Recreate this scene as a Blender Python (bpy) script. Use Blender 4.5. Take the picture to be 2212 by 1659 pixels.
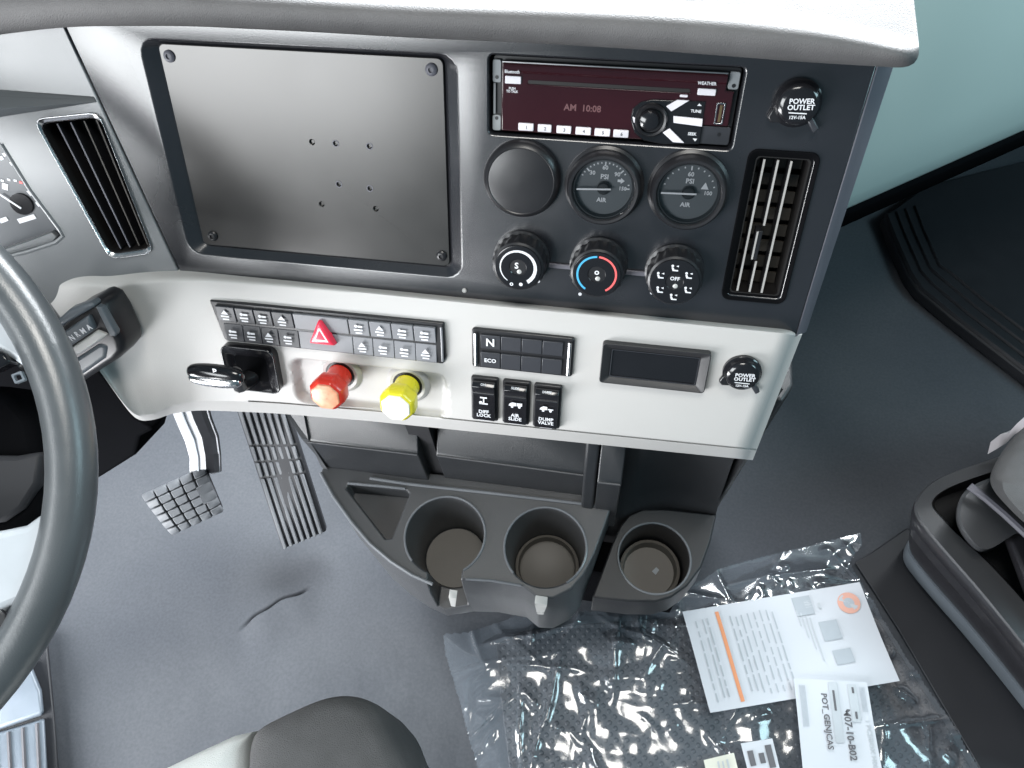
import bpy, bmesh, math, random
import numpy as np
from mathutils import Matrix, Vector, noise
random.seed(7)
for o in list(bpy.data.objects): bpy.data.objects.remove(o, do_unlink=True)
scn = bpy.context.scene; COL = scn.collection
sin, cos, pi, rad = math.sin, math.cos, math.pi, math.radians

# ------------------------------------------------------------------ camera
F_PX, CX, CY = 1600.0, 1106.0, 829.5          # focal length and centre, in a 2212 x 1659 picture
R = np.array([[0.98553647, -0.10832756, 0.13031887],
              [0.16003247, 0.84789659, -0.50543148],
              [-0.05574477, 0.51897641, 0.85296894]])
CAM = np.array([0.0, 0.0, 1.15])
cam = bpy.data.cameras.new('camera'); camo = bpy.data.objects.new('camera', cam); COL.objects.link(camo)
M = Matrix([list(R[i]) + [CAM[i]] for i in range(3)] + [[0, 0, 0, 1]])
camo.matrix_world = M
cam.sensor_width = 36; cam.lens = F_PX / 2212 * 36; cam.clip_start = 0.02; cam.clip_end = 100
scn.camera = camo
scn.render.resolution_x = 1024; scn.render.resolution_y = 768
# ------------------------------------------------------------------ world and lamps (daylight coming in through the cab's openings, plus an added overhead fill)
wd = bpy.data.worlds.new('World'); scn.world = wd; wd.use_nodes = True
bg = wd.node_tree.nodes['Background']; bg.inputs[0].default_value = (0.52, 0.83, 1.0, 1); bg.inputs[1].default_value = 0.20
def area(name, loc, target, sx, sy, power, col):
    l = bpy.data.lights.new(name, 'AREA'); l.shape = 'RECTANGLE'; l.size = sx; l.size_y = sy; l.energy = power; l.color = col
    o = bpy.data.objects.new(name, l); COL.objects.link(o); o.location = loc
    d = Vector(target) - Vector(loc); o.rotation_euler = d.to_track_quat('-Z', 'Y').to_euler(); return o
area('driver_window_light', (-1.08, -0.90, 1.26), (-0.25, 0.45, 0.72), 1.0, 0.62, 31, (0.95, 0.98, 1.0))
area('driver_door_light', (-1.14, -0.52, 0.35), (-0.40, 0.05, 0.28), 0.9, 0.5, 40, (0.97, 0.98, 1.0))
area('windshield_light', (0.05, 1.80, 1.42), (0.05, 0.50, 0.84), 2.3, 0.8, 250, (0.93, 0.97, 1.0))
pw = area('passenger_window_light', (1.40, 0.42, 1.45), (0.60, 0.85, 0.50), 0.6, 0.5, 6.0, (0.60, 0.90, 1.0)); pw.data.spread = rad(120)
area('overhead_fill_light', (-0.02, 0.16, 2.05), (0.0, 0.24, 0.0), 0.5, 0.4, 13, (1.0, 0.97, 0.92))  # added unseen overhead lamp for bag glints and light on the console top
scn.view_settings.view_transform = 'Standard'; scn.view_settings.look = 'None'
scn.view_settings.exposure = 0; scn.view_settings.gamma = 1
scn.render.engine = 'CYCLES'
try: scn.cycles.transparent_max_bounces = 16
except Exception: pass

# ------------------------------------------------------------------ picture -> place helpers
def ray(x, y): return R @ np.array([(x - CX) / F_PX, -(y - CY) / F_PX, -1.0])
def on_plane(x, y, p0, n):
    d = ray(x, y); t = np.dot(np.asarray(p0) - CAM, n) / np.dot(d, n); return CAM + d * t
def on_z(x, y, z): return on_plane(x, y, (0, 0, z), np.array([0, 0, 1.0]))
O_D = np.array([-0.01863191, 0.4749819, 0.77776944])            # dash face: origin, right, up, outward
U_D = np.array([1.0, 0, 0]); V_D = np.array([0, 0.42261826, 0.90630779]); W_D = np.array([0, -0.90630779, 0.42261826])
def A(x, y, w=0.0):
    q = on_plane(x, y, O_D + W_D * w, W_D) - O_D; return float(q @ U_D), float(q @ V_D)
def A3(x, y, w=0.0): return A(x, y, w) + (w,)
def D2W(p): return O_D + U_D * p[0] + V_D * p[1] + W_D * p[2]
FWD = np.array([-0.58, 0.815, 0]); LAT = np.array([0.815, 0.58, 0])   # the truck's own forward and right

# ------------------------------------------------------------------ mesh helpers
def tag(o, label=None, cat=None, group=None, kind=None):
    if label: o['label'] = label
    if cat: o['category'] = cat
    if group: o['group'] = group
    if kind: o['kind'] = kind
    return o
def empty(name, loc=(0, 0, 0), mat=None):
    o = bpy.data.objects.new(name, None); COL.objects.link(o); o.empty_display_size = .05
    if mat is not None: o.matrix_world = mat
    else: o.location = loc
    return o
def finish(o, smooth, bevel, seg, ang):
    me = o.data
    if smooth:
        me.polygons.foreach_set('use_smooth', [True] * len(me.polygons)); me.set_sharp_from_angle(angle=rad(ang))
    if bevel:
        b = o.modifiers.new('bevel', 'BEVEL'); b.width = bevel; b.segments = seg; b.limit_method = 'ANGLE'; b.angle_limit = rad(35)
        b.harden_normals = False
        me.polygons.foreach_set('use_smooth', [True] * len(me.polygons)); me.set_sharp_from_angle(angle=rad(80))
def mk(name, geo, mat, parent=None, smooth=False, bevel=0, seg=2, loc=None, ang=40, rot=None):
    me = bpy.data.meshes.new(name)
    if isinstance(geo, bpy.types.Mesh): me = geo
    else: me.from_pydata([tuple(float(c) for c in v) for v in geo[0]], [], geo[1]); me.update()
    bm = bmesh.new(); bm.from_mesh(me); bmesh.ops.recalc_face_normals(bm, faces=bm.faces); bm.to_mesh(me); bm.free()
    o = bpy.data.objects.new(name, me); COL.objects.link(o)
    if mat: me.materials.append(mat)
    if parent: o.parent = parent
    if loc is not None: o.location = loc
    if rot is not None: o.rotation_euler = rot
    finish(o, smooth, bevel, seg, ang); return o
def copy(o, parent=None, loc=None, rot=None):
    c = o.copy(); COL.objects.link(c)
    if parent is not None: c.parent = parent
    if loc is not None: c.location = loc
    if rot is not None: c.rotation_euler = rot
    return c
def join(*gs):
    V, Fc = [], []
    for v, f in gs:
        n = len(V); V += list(v); Fc += [tuple(i + n for i in q) for q in f]
    return V, Fc
def loft(rings, closed=True, cap0=True, cap1=True):
    n = len(rings[0]); V = [p for r in rings for p in r]; Fc = []
    m = n if closed else n - 1
    for i in range(len(rings) - 1):
        for j in range(m):
            k = (j + 1) % n; Fc.append((i * n + j, i * n + k, (i + 1) * n + k, (i + 1) * n + j))
    if closed and cap0: Fc.append(tuple(range(n))[::-1])
    if closed and cap1: Fc.append(tuple((len(rings) - 1) * n + j for j in range(n)))
    return V, Fc
def prism(poly, z0, z1): return loft([[(x, y, z0) for x, y in poly], [(x, y, z1) for x, y in poly]])
def rrect(u0, v0, u1, v1, r=0.002, n=4):
    u0, u1 = min(u0, u1), max(u0, u1); v0, v1 = min(v0, v1), max(v0, v1); r = min(r, (u1 - u0) * .49, (v1 - v0) * .49)
    P = []
    for cx, cy, a0 in ((u1 - r, v0 + r, -90), (u1 - r, v1 - r, 0), (u0 + r, v1 - r, 90), (u0 + r, v0 + r, 180)):
        for i in range(n + 1):
            a = rad(a0 + 90 * i / n); P.append((cx + r * cos(a), cy + r * sin(a)))
    return P
def box(u0, v0, w0, u1, v1, w1): return prism([(u0, v0), (u1, v0), (u1, v1), (u0, v1)], w0, w1)
def frame(outer, inner, w0, w1, w_in=None):
    w_in = w1 if w_in is None else w_in
    r = [[(x, y, w0) for x, y in outer], [(x, y, w1) for x, y in outer], [(x, y, w_in) for x, y in inner], [(x, y, w0) for x, y in inner]]
    n = len(outer); V, Fc = loft(r, True, False, False)
    for j in range(n):
        k = (j + 1) % n; Fc.append((3 * n + j, 3 * n + k, k, j))
    return V, Fc
def lathe(prof, n=32, c=(0, 0, 0)):
    rings = [[(c[0] + r * cos(2 * pi * j / n), c[1] + r * sin(2 * pi * j / n), c[2] + z) for j in range(n)] for r, z in prof]
    return loft(rings)
def disc(cx, cy, r, w0, w1, n=24): return prism([(cx + r * cos(2 * pi * i / n), cy + r * sin(2 * pi * i / n)) for i in range(n)], w0, w1)
def tube(path, r, n=10, closed=False, rs=None):
    P = [np.array(p, float) for p in path]; rings = []; N0 = None
    for i, p in enumerate(P):
        a = P[(i - 1) % len(P)] if (closed or i > 0) else p; b = P[(i + 1) % len(P)] if (closed or i < len(P) - 1) else p
        t = b - a; t = t / (np.linalg.norm(t) + 1e-12)
        if N0 is None:
            h = np.array([0, 0, 1.0]) if abs(t[2]) < .9 else np.array([1.0, 0, 0]); N0 = np.cross(t, h)
        N0 = N0 - t * np.dot(N0, t); N0 /= np.linalg.norm(N0); Bn = np.cross(t, N0)
        rr = rs[i] if rs else r
        rings.append([p + rr * (N0 * cos(2 * pi * j / n) + Bn * sin(2 * pi * j / n)) for j in range(n)])
    if closed:
        V, Fc = loft(rings + [rings[0]], True, False, False); return V, Fc
    return loft(rings)
def dome(c, rx, ry, rz, n=20, m=8, full=False):
    rings = []; a0 = -90 if full else 0
    for i in range(m + 1):
        a = rad(a0 + (89.0 - a0) * i / m) if not (full and i == 0) else rad(-89)
        rings.append([(c[0] + rx * cos(a) * cos(2 * pi * j / n), c[1] + ry * cos(a) * sin(2 * pi * j / n), c[2] + rz * sin(a)) for j in range(n)])
    return loft(rings)
def boolean(o, cutters, bevel=0, seg=2):
    for i, g in enumerate(cutters):
        me = bpy.data.meshes.new('cut'); me.from_pydata([tuple(map(float, v)) for v in g[0]], [], g[1])
        bm = bmesh.new(); bm.from_mesh(me); bmesh.ops.recalc_face_normals(bm, faces=bm.faces); bm.to_mesh(me); bm.free()
        c = bpy.data.objects.new('cut', me); COL.objects.link(c); c.matrix_world = o.matrix_world if not o.parent else o.parent.matrix_world
        md = o.modifiers.new('b', 'BOOLEAN'); md.object = c; md.operation = 'DIFFERENCE'; md.solver = 'EXACT'
        bpy.context.view_layer.update()
        dg = bpy.context.evaluated_depsgraph_get(); nm = bpy.data.meshes.new_from_object(o.evaluated_get(dg))
        o.modifiers.remove(md); old = o.data; o.data = nm; bpy.data.meshes.remove(old); bpy.data.objects.remove(c)
    finish(o, False, bevel, seg, 40)
    return o
def text(name, s, size, loc, mat, parent, rz=0.0, align='CENTER', ext=0.0001, sx=1.0, rot=None):
    cu = bpy.data.curves.new(name, 'FONT'); cu.body = s; cu.size = size; cu.align_x = align; cu.align_y = 'CENTER'; cu.extrude = ext; cu.resolution_u = 2; cu.offset = size * .022
    cu.space_line = .85
    t = bpy.data.objects.new(name, cu); COL.objects.link(t); bpy.context.view_layer.update()
    me = bpy.data.meshes.new_from_object(t.evaluated_get(bpy.context.evaluated_depsgraph_get())); bpy.data.objects.remove(t)
    o = bpy.data.objects.new(name, me); COL.objects.link(o); me.materials.clear(); me.materials.append(mat)
    if parent: o.parent = parent
    o.location = loc; o.rotation_euler = rot if rot is not None else (0, 0, rz); o.scale = (sx, 1, 1); return o
def interp(x, xs, ys): return float(np.interp(x, xs, ys))
def sstep(x, a, b):
    t = min(1, max(0, (x - a) / (b - a))); return t * t * (3 - 2 * t)

# ------------------------------------------------------------------ materials
def pm(name, col, rough=.5, metal=0.0, spec=.5, var=0.06, vscale=30, bump=0.0, bscale=400, rvar=0.08, coat=0.0, emit=None):
    m = bpy.data.materials.new(name); m.use_nodes = True; nt = m.node_tree; nd = nt.nodes; lk = nt.links; b = nd['Principled BSDF']
    b.inputs['Metallic'].default_value = metal; b.inputs['Specular IOR Level'].default_value = spec; b.inputs['Coat Weight'].default_value = coat
    b.inputs['Coat Roughness'].default_value = .08
    tc = nd.new('ShaderNodeTexCoord'); nz = nd.new('ShaderNodeTexNoise'); nz.inputs['Scale'].default_value = vscale; nz.inputs['Detail'].default_value = 4
    lk.new(tc.outputs['Object'], nz.inputs['Vector'])
    mx = nd.new('ShaderNodeMix'); mx.data_type = 'RGBA'; lk.new(nz.outputs['Fac'], mx.inputs['Factor'])
    mx.inputs['A'].default_value = tuple(max(0, c * (1 - 2 * var)) for c in col[:3]) + (1,); mx.inputs['B'].default_value = tuple(min(1, c * (1 + 2 * var)) for c in col[:3]) + (1,)
    lk.new(mx.outputs['Result'], b.inputs['Base Color'])
    mr = nd.new('ShaderNodeMapRange'); lk.new(nz.outputs['Fac'], mr.inputs['Value']); mr.inputs['To Min'].default_value = max(.02, rough - rvar); mr.inputs['To Max'].default_value = min(1, rough + rvar)
    lk.new(mr.outputs['Result'], b.inputs['Roughness'])
    if bump:
        n2 = nd.new('ShaderNodeTexNoise'); n2.inputs['Scale'].default_value = bscale; n2.inputs['Detail'].default_value = 3; lk.new(tc.outputs['Object'], n2.inputs['Vector'])
        bp = nd.new('ShaderNodeBump'); bp.inputs['Strength'].default_value = bump; bp.inputs['Distance'].default_value = .001
        lk.new(n2.outputs['Fac'], bp.inputs['Height']); lk.new(bp.outputs['Normal'], b.inputs['Normal'])
    if emit:
        b.inputs['Emission Color'].default_value = emit[:3] + (1,); b.inputs['Emission Strength'].default_value = emit[3]
    return m
m_dark = pm('charcoal_dash_plastic', (.0140, .0146, .0182), .255, spec=1.0, bump=.04, bscale=900, vscale=12)
m_plate = pm('painted_blank_plate', (.064, .063, .062), .30, metal=1.0, spec=.9, bump=.012, bscale=700, vscale=9, var=.1)
m_edge = pm('grey_panel_edge', (.10, .10, .12), .5, bump=.25, bscale=1200)
m_recess = pm('recess_wall', (.018, .018, .024), .5)
m_silver = pm('warm_silver_trim', (.43, .423, .412), .42, metal=0.0, spec=.5, var=.025, vscale=9, bump=.16, bscale=1100)
m_brow = pm('grained_brow_pad', (.105, .102, .103), .60, bump=.6, bscale=1100, vscale=40, var=.12)
m_black = pm('black_plastic', (.012, .012, .014), .35)
m_gloss = pm('gloss_black', (.010, .010, .012), .16, spec=.6, rvar=.05)
m_void = pm('vent_interior', (.006, .005, .005), .6)
m_fin = pm('brown_grey_fin', (.032, .028, .023), .5)
m_slat = pm('grey_slat_edge', (.33, .32, .31), .4)
m_chrome = pm('satin_chrome', (.62, .62, .63), .22, metal=1)
m_steel = pm('screw_steel', (.42, .42, .43), .3, metal=1)
m_white = pm('white_print', (.64, .65, .68), .5, var=.01)
m_whiteb = pm('white_button', (.66, .64, .68), .35, var=.02)
m_dim = pm('dim_segment', (.12, .05, .055), .4)
m_radio = pm('maroon_radio_face', (.026, .004, .007), .12, spec=.6, rvar=.04, coat=.5)
m_radiog = pm('radio_grey_ear', (.20, .215, .225), .4)
m_gold = pm('usb_contact', (.65, .42, .22), .3, metal=1)
m_dial = pm('slate_dial', (.085, .095, .105), .6, var=.02)
m_red = pm('red_plastic', (.62, .035, .02), .28, var=.03, coat=.3)
m_yel = pm('yellow_plastic', (.80, .70, .03), .28, var=.03, coat=.3)
m_haz = pm('hazard_red', (.75, .03, .07), .3, emit=(.9, .1, .15, .12))
m_blue = pm('blue_arc', (.06, .36, .62), .4); m_redarc = pm('red_arc', (.80, .12, .12), .4)
m_btn = pm('switch_grey', (.030, .032, .038), .38, spec=.4, rvar=.05)
m_btn2 = pm('switch_light_grey', (.17, .175, .19), .38, spec=.5, rvar=.05)  # lighter copy of the switch grey; reflections on right-hand keys put into the colour
m_cluster = pm('cluster_surround', (.11, .118, .125), .34, spec=.9, bump=.1, bscale=900, vscale=10)
m_lens = pm('cluster_face', (.05, .056, .065), .35, spec=.6)
m_cons = pm('console_plastic', (.054, .056, .060), .36, spec=.5, bump=.25, bscale=1300, vscale=14)
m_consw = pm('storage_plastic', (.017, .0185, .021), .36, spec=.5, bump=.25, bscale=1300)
m_cons2 = pm('console_dark', (.020, .020, .022), .45, bump=.2, bscale=1300)
m_rubber = pm('cup_rubber', (.12, .112, .10), .5, vscale=22, var=.12)
m_lip = pm('clear_grey_clip', (.42, .42, .41), .3)
m_wheel = pm('wheel_leather', (.064, .071, .076), .32, spec=.9, bump=.15, bscale=900)
m_spoke = pm('silver_spoke', (.44, .47, .50), .38)
m_ped = pm('pedal_rubber', (.115, .122, .133), .6, bump=.2, bscale=500, var=.1)
m_pedd = pm('pedal_groove', (.018, .019, .023), .6)
m_arm = pm('bare_pedal_arm', (.86, .86, .88), .4)
m_mint = pm('pale_mint_fascia', (.385, .47, .45), .6, var=.02, vscale=6, bump=.05)
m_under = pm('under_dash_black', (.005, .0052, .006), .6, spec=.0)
m_seat1 = pm('grey_seat_cloth', (.075, .075, .077), .9, bump=.9, bscale=1500, vscale=60, var=.14)
m_seat2 = pm('pale_seat_cloth', (.55, .57, .56), .9, bump=.6, bscale=1500, vscale=60, var=.05)
m_sill = pm('tread_plate', (.17, .20, .235), .4, metal=.1)
m_paper = pm('paper', (.50, .525, .565), .7, var=.015, vscale=14)
m_ink = pm('grey_ink', (.42, .45, .48), .7); m_ink2 = pm('dark_ink', (.10, .10, .11), .7); m_orange = pm('orange_ink', (.62, .25, .12), .7); m_salmon = pm('salmon_ink', (.62, .34, .27), .7)
m_pale = pm('pale_ink', (.35, .385, .42), .7)
m_redglare = pm('red_knob_glare', (.80, .30, .18), .3, var=.28, vscale=140); m_yelglare = pm('yellow_knob_glare', (.97, .96, .82), .35)  # pale, mottled colours paint the glare on the valve knob faces
m_slate = pm('slate_flange', (.085, .10, .115), .4)
m_seatd = pm('black_seat_plastic', (.018, .018, .021), .32, spec=.4)
m_cream = pm('cream_label', (.58, .58, .50), .7)
m_matr = pm('rubber_mat_ribs', (.014, .015, .018), .5, spec=.25)
m_consg = pm('console_edge_highlight', (.13, .137, .148), .24, spec=.8)  # lighter than the console plastic; paints the highlight along its rounded edges

def floor_material():
    m = bpy.data.materials.new('grey_floor_covering'); m.use_nodes = True; nt = m.node_tree; nd = nt.nodes; lk = nt.links; b = nd['Principled BSDF']
    tc = nd.new('ShaderNodeTexCoord')
    def nz(s, d=3):
        n = nd.new('ShaderNodeTexNoise'); n.inputs['Scale'].default_value = s; n.inputs['Detail'].default_value = d; lk.new(tc.outputs['Object'], n.inputs['Vector']); return n
    a = nz(240, 2); c = nz(4, 6); e = nz(60, 3)
    r = nd.new('ShaderNodeValToRGB'); r.color_ramp.elements[0].position = .32; r.color_ramp.elements[0].color = (.054, .059, .067, 1); r.color_ramp.elements[1].position = .70; r.color_ramp.elements[1].color = (.066, .071, .080, 1)
    lk.new(a.outputs['Fac'], r.inputs['Fac'])
    r2 = nd.new('ShaderNodeValToRGB'); r2.color_ramp.elements[0].position = .3; r2.color_ramp.elements[0].color = (.82, .84, .88, 1); r2.color_ramp.elements[1].position = .72; r2.color_ramp.elements[1].color = (1.14, 1.13, 1.12, 1)
    lk.new(c.outputs['Fac'], r2.inputs['Fac'])
    mx = nd.new('ShaderNodeMix'); mx.data_type = 'RGBA'; mx.blend_type = 'MULTIPLY'; mx.inputs['Factor'].default_value = 1
    lk.new(r.outputs['Color'], mx.inputs['A']); lk.new(r2.outputs['Color'], mx.inputs['B']); lk.new(mx.outputs['Result'], b.inputs['Base Color'])
    b.inputs['Roughness'].default_value = .8; b.inputs['Specular IOR Level'].default_value = .35
    bp = nd.new('ShaderNodeBump'); bp.inputs['Strength'].default_value = .35; bp.inputs['Distance'].default_value = .002
    lk.new(e.outputs['Fac'], bp.inputs['Height']); lk.new(bp.outputs['Normal'], b.inputs['Normal']); return m
m_floor = floor_material()
def film_material():
    m = bpy.data.materials.new('clear_plastic_film'); m.use_nodes = True; nt = m.node_tree; nd = nt.nodes; lk = nt.links
    nd.remove(nd['Principled BSDF']); out = nd['Material Output']
    tr = nd.new('ShaderNodeBsdfTransparent'); tr.inputs[0].default_value = (.90, .93, .96, 1)
    gl = nd.new('ShaderNodeBsdfGlossy'); gl.inputs['Roughness'].default_value = .13
    df = nd.new('ShaderNodeBsdfDiffuse'); df.inputs[0].default_value = (.62, .70, .80, 1)
    fr = nd.new('ShaderNodeFresnel'); fr.inputs['IOR'].default_value = 1.6
    mu = nd.new('ShaderNodeMath'); mu.operation = 'MULTIPLY_ADD'; mu.inputs[1].default_value = 1.25; mu.inputs[2].default_value = .03; mu.use_clamp = True; lk.new(fr.outputs[0], mu.inputs[0])
    m1 = nd.new('ShaderNodeMixShader'); m1.inputs[0].default_value = .09; lk.new(tr.outputs[0], m1.inputs[1]); lk.new(df.outputs[0], m1.inputs[2])
    mn = nd.new('ShaderNodeMath'); mn.operation = 'MINIMUM'; mn.inputs[1].default_value = .45; lk.new(mu.outputs[0], mn.inputs[0])
    m2 = nd.new('ShaderNodeMixShader'); lk.new(mn.outputs[0], m2.inputs[0]); lk.new(m1.outputs[0], m2.inputs[1]); lk.new(gl.outputs[0], m2.inputs[2])
    lk.new(m2.outputs[0], out.inputs['Surface']); return m
m_film = film_material()
def glass_material():
    m = bpy.data.materials.new('gauge_glass'); m.use_nodes = True; nt = m.node_tree; nd = nt.nodes; lk = nt.links
    nd.remove(nd['Principled BSDF']); out = nd['Material Output']
    tr = nd.new('ShaderNodeBsdfTransparent'); gl = nd.new('ShaderNodeBsdfGlossy'); gl.inputs['Roughness'].default_value = .06
    fr = nd.new('ShaderNodeFresnel'); fr.inputs['IOR'].default_value = 1.45
    m2 = nd.new('ShaderNodeMixShader'); lk.new(fr.outputs[0], m2.inputs[0]); lk.new(tr.outputs[0], m2.inputs[1]); lk.new(gl.outputs[0], m2.inputs[2])
    lk.new(m2.outputs[0], out.inputs['Surface']); return m
m_glass = glass_material()
def dotted_rubber():
    m = pm('dotted_black_rubber', (.022, .022, .026), .45); nt = m.node_tree; nd = nt.nodes; lk = nt.links; b = nd['Principled BSDF']
    tc = nd.new('ShaderNodeTexCoord'); mp = nd.new('ShaderNodeMapping'); mp.inputs['Rotation'].default_value = (0, 0, .62); lk.new(tc.outputs['Object'], mp.inputs[0])
    v = nd.new('ShaderNodeTexVoronoi'); v.inputs['Scale'].default_value = 95; v.inputs['Randomness'].default_value = 0.0; lk.new(mp.outputs[0], v.inputs['Vector'])
    r = nd.new('ShaderNodeMapRange'); r.inputs['From Min'].default_value = .25; r.inputs['From Max'].default_value = .38; r.inputs['To Min'].default_value = 1; r.inputs['To Max'].default_value = 0; lk.new(v.outputs['Distance'], r.inputs['Value'])
    bp = nd.new('ShaderNodeBump'); bp.inputs['Strength'].default_value = 1; bp.inputs['Distance'].default_value = .003; lk.new(r.outputs['Result'], bp.inputs['Height']); lk.new(bp.outputs['Normal'], b.inputs['Normal'])
    return m
m_dots = dotted_rubber()
# ================================================================== SETTING: floor
def floor_geo():
    xs = np.concatenate([np.linspace(-1.6, -.62, 40), np.arange(-.60, -.30, .0018), np.linspace(-.295, .1, 50), np.linspace(.14, 1.6, 24)])
    ys = np.concatenate([np.linspace(-.8, .06, 30), np.arange(.08, .32, .0018), np.linspace(.33, .6, 26), np.linspace(.64, 1.9, 24)])
    # the fold in the covering, given by its two ends in the picture
    a, b = on_z(545, 1338, 0)[:2], on_z(645, 1282, 0)[:2]; d = (b - a); Lh = np.linalg.norm(d); d = d / Lh; nrm = np.array([d[1], -d[0]])
    el = on_z(108, 1420, 0)[:2]; el2 = on_z(125, 1650, 0)[:2]; ed = (el2 - el) / np.linalg.norm(el2 - el); en = np.array([ed[1], -ed[0]])
    V = []
    for y in ys:
        for x in xs:
            p = np.array([x, y]) - a; s = p @ d; q = p @ nrm + .004 * sin(s * 40) + .0015 * sin(s * 130 + 1)
            al = sstep(s, -.03, .02) * (1 - sstep(s, Lh - .02, Lh + .03))
            z = .0
            if abs(q) < .12:
                z += al * (.010 * sstep(q, -.0005, .0035) * (1 - sstep(q, .006, .07)) - .016 * math.exp(-(q / .0024) ** 2))
            z += .0035 * noise.noise((x * 7, y * 7, 0.3)) + .0012 * noise.noise((x * 22, y * 22, 1.3))
            yy = (np.array([x, y, 0]) @ FWD)
            z += .75 * max(0, yy - 1.15)            # toe-board
            V.append((x, y, z))
    nx = len(xs); Fc = []
    for j in range(len(ys) - 1):
        for i in range(nx - 1):
            c = np.array([(xs[i] + xs[i + 1]) / 2, (ys[j] + ys[j + 1]) / 2])
            if (c - el) @ en < 0 and True:
                side = (c - el) @ en
            Fc.append((j * nx + i, j * nx + i + 1, (j + 1) * nx + i + 1, (j + 1) * nx + i))
    return V, Fc
fl = mk('floor', floor_geo(), m_floor, smooth=True, ang=180); tag(fl, 'grey carpeted cab floor with a small crease', 'floor', kind='structure')

# ================================================================== DASHBOARD
MD = Matrix([[U_D[i], V_D[i], W_D[i], O_D[i]] for i in range(3)] + [[0, 0, 0, 1]])
dash = empty('dashboard', mat=MD); tag(dash, 'dark truck dashboard with pale silver lower trim, radio, gauges and switches', 'dashboard')
bpy.context.view_layer.update()
seam = lambda v: -.447 + (v - .036) * (.044 / -.201)
# --- dark fascia panel with its recesses
pan = mk('fascia_panel', prism([(seam(.048), .048), (seam(-.185), -.185), (.1725, -.185), (.1785, .048)], -.06, 0), m_dark, dash)
d_out = (-.385, -.157, -.122, .029); d_in = (-.3735, -.1505, -.134, .0255); r_o = (-.098, -.0290, .0905, .0305); v_o = (.108, -.149, .152, -.0305)
def frust(o, i, w0, ro, ri): return loft([[(x, y, .004) for x, y in rrect(*o, ro)], [(x, y, 0) for x, y in rrect(*o, ro)], [(x, y, w0) for x, y in rrect(*i, ri)]])
boolean(pan, [frust(d_out, d_in, -.009, .014, .006), frust(r_o, (r_o[0] + .001, r_o[1] + .001, r_o[2] - .001, r_o[3] - .001), -.016, .004, .003),
              prism(rrect(*v_o, .004), -.04, .01)], bevel=.0012, seg=2)
mk('panel_edge', loft([[(.1785, .048, 0), (.1935, .048, -.012), (.1935, .048, -.06), (.1785, .048, -.06)], [(.1725, -.185, 0), (.1835, -.185, -.012), (.1835, -.185, -.06), (.1725, -.185, -.06)]]), m_edge, dash, bevel=.0016)
pin = A(1003, 628, .001); mk('panel_pin', lathe([(.0022, 0), (.0022, .0012), (.0012, .002)], 10), m_lip, dash, True, loc=(pin[0], pin[1], 0))
# --- blank plate where a screen would sit
plate = mk('blank_plate', prism(rrect(d_in[0] + .0008, d_in[1] + .0008, d_in[2] - .0008, d_in[3] - .0008, .005), -.0088, -.0066), m_plate, dash)
hl = [(674, 307), (725, 310), (798, 316), (732, 398), (799, 407), (695, 441), (812, 451)]
hp = [A(x, y, -.0066) for x, y in hl]
boolean(plate, [disc(u, v, .0021, -.0087, -.003, 12) for u, v in hp], bevel=.0006, seg=2)
for u, v in hp[1:5]: mk('hole_rim', frame([(.0030 * cos(2 * pi * i / 14), .0030 * sin(2 * pi * i / 14)) for i in range(14)], [(.0022 * cos(2 * pi * i / 14), .0022 * sin(2 * pi * i / 14)) for i in range(14)], 0, .0003), m_edge, plate, loc=(u, v, -.0066))
for x, y in ((364, 122), (931, 151), (953, 554), (458, 511)):
    u, v = A(x, y, -.005)
    s = mk('screw', lathe([(.0049, 0), (.0049, .0010), (.0036, .0024), (.0021, .0026), (.0019, .0012), (.0001, .0012)], 18), m_edge if y < 300 else m_black, plate, True, loc=(u, v, -.0066))
# --- radio
rad_ = mk('radio', prism(rrect(r_o[0] + .0015, r_o[1] + .0015, r_o[2] - .0015, r_o[3] - .0015, .003), -.0155, -.0085), m_black, dash, bevel=.0006)
tag(rad_, 'dark red single-slot radio with white buttons and a round control knob')
RW = -.004
rx = lambda cx, cy, w=RW: A(cx * .28 + 1017.5, cy * .28 + 88.5, w)
f0 = rx(225, 185); f1 = rx(1965, 260); f2 = rx(1790, 820)
face = [(-.0885, .0255), (.0795, .0255), (.0795, .013), (.0855, .013), (.0855, -.0125), (.0640, -.0125), (.0640, -.0262), (-.0885, -.0262)]
mk('faceplate', prism(face[::-1], -.0086, RW), m_radio, rad_, bevel=.0010, seg=3)
for (u0, v0, u1, v1, hx, hy) in ((-.0960, .0095, -.0890, .0262, -.0925, .0135), (-.0960, -.0268, -.0890, -.0148, -.0925, -.0170), (.0803, .0138, .0882, .0262, .0845, .0165), (.0648, -.0268, .0882, -.0132, .0800, -.0190)):
    e = mk('mounting_ear', prism(rrect(u0, v0, u1, v1, .0018), -.0086, -.0055), m_radiog if u0 < .06 or v0 > 0 else m_btn, rad_, bevel=.0005)
    mk('screw_hole', disc(hx, hy, .0014, -.0057, -.0052, 14), m_black, rad_)
mk('side_rail', box(-.0952, -.0140, -.0086, -.0936, .0088, -.006), m_radiog, rad_)
pa, pb = rx(440, 318), rx(1690, 376)
mk('disc_slot', prism(rrect(pa[0], pa[1] - .0011, pb[0], pa[1] + .0016, .001), RW - .0004, RW + .0003), m_void, rad_)
mk('slot_lip', prism(rrect(pa[0] - .001, pa[1] - .0022, pb[0] + .001, pa[1] - .0012, .0004), RW - .0004, RW + .0009), m_radio, rad_, bevel=.0003)
mk('top_bezel', tube([(-.0880, .0252, RW + .0004), (.0790, .0252, RW + .0004)], .0008, 6), m_steel, rad_, True)
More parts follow.
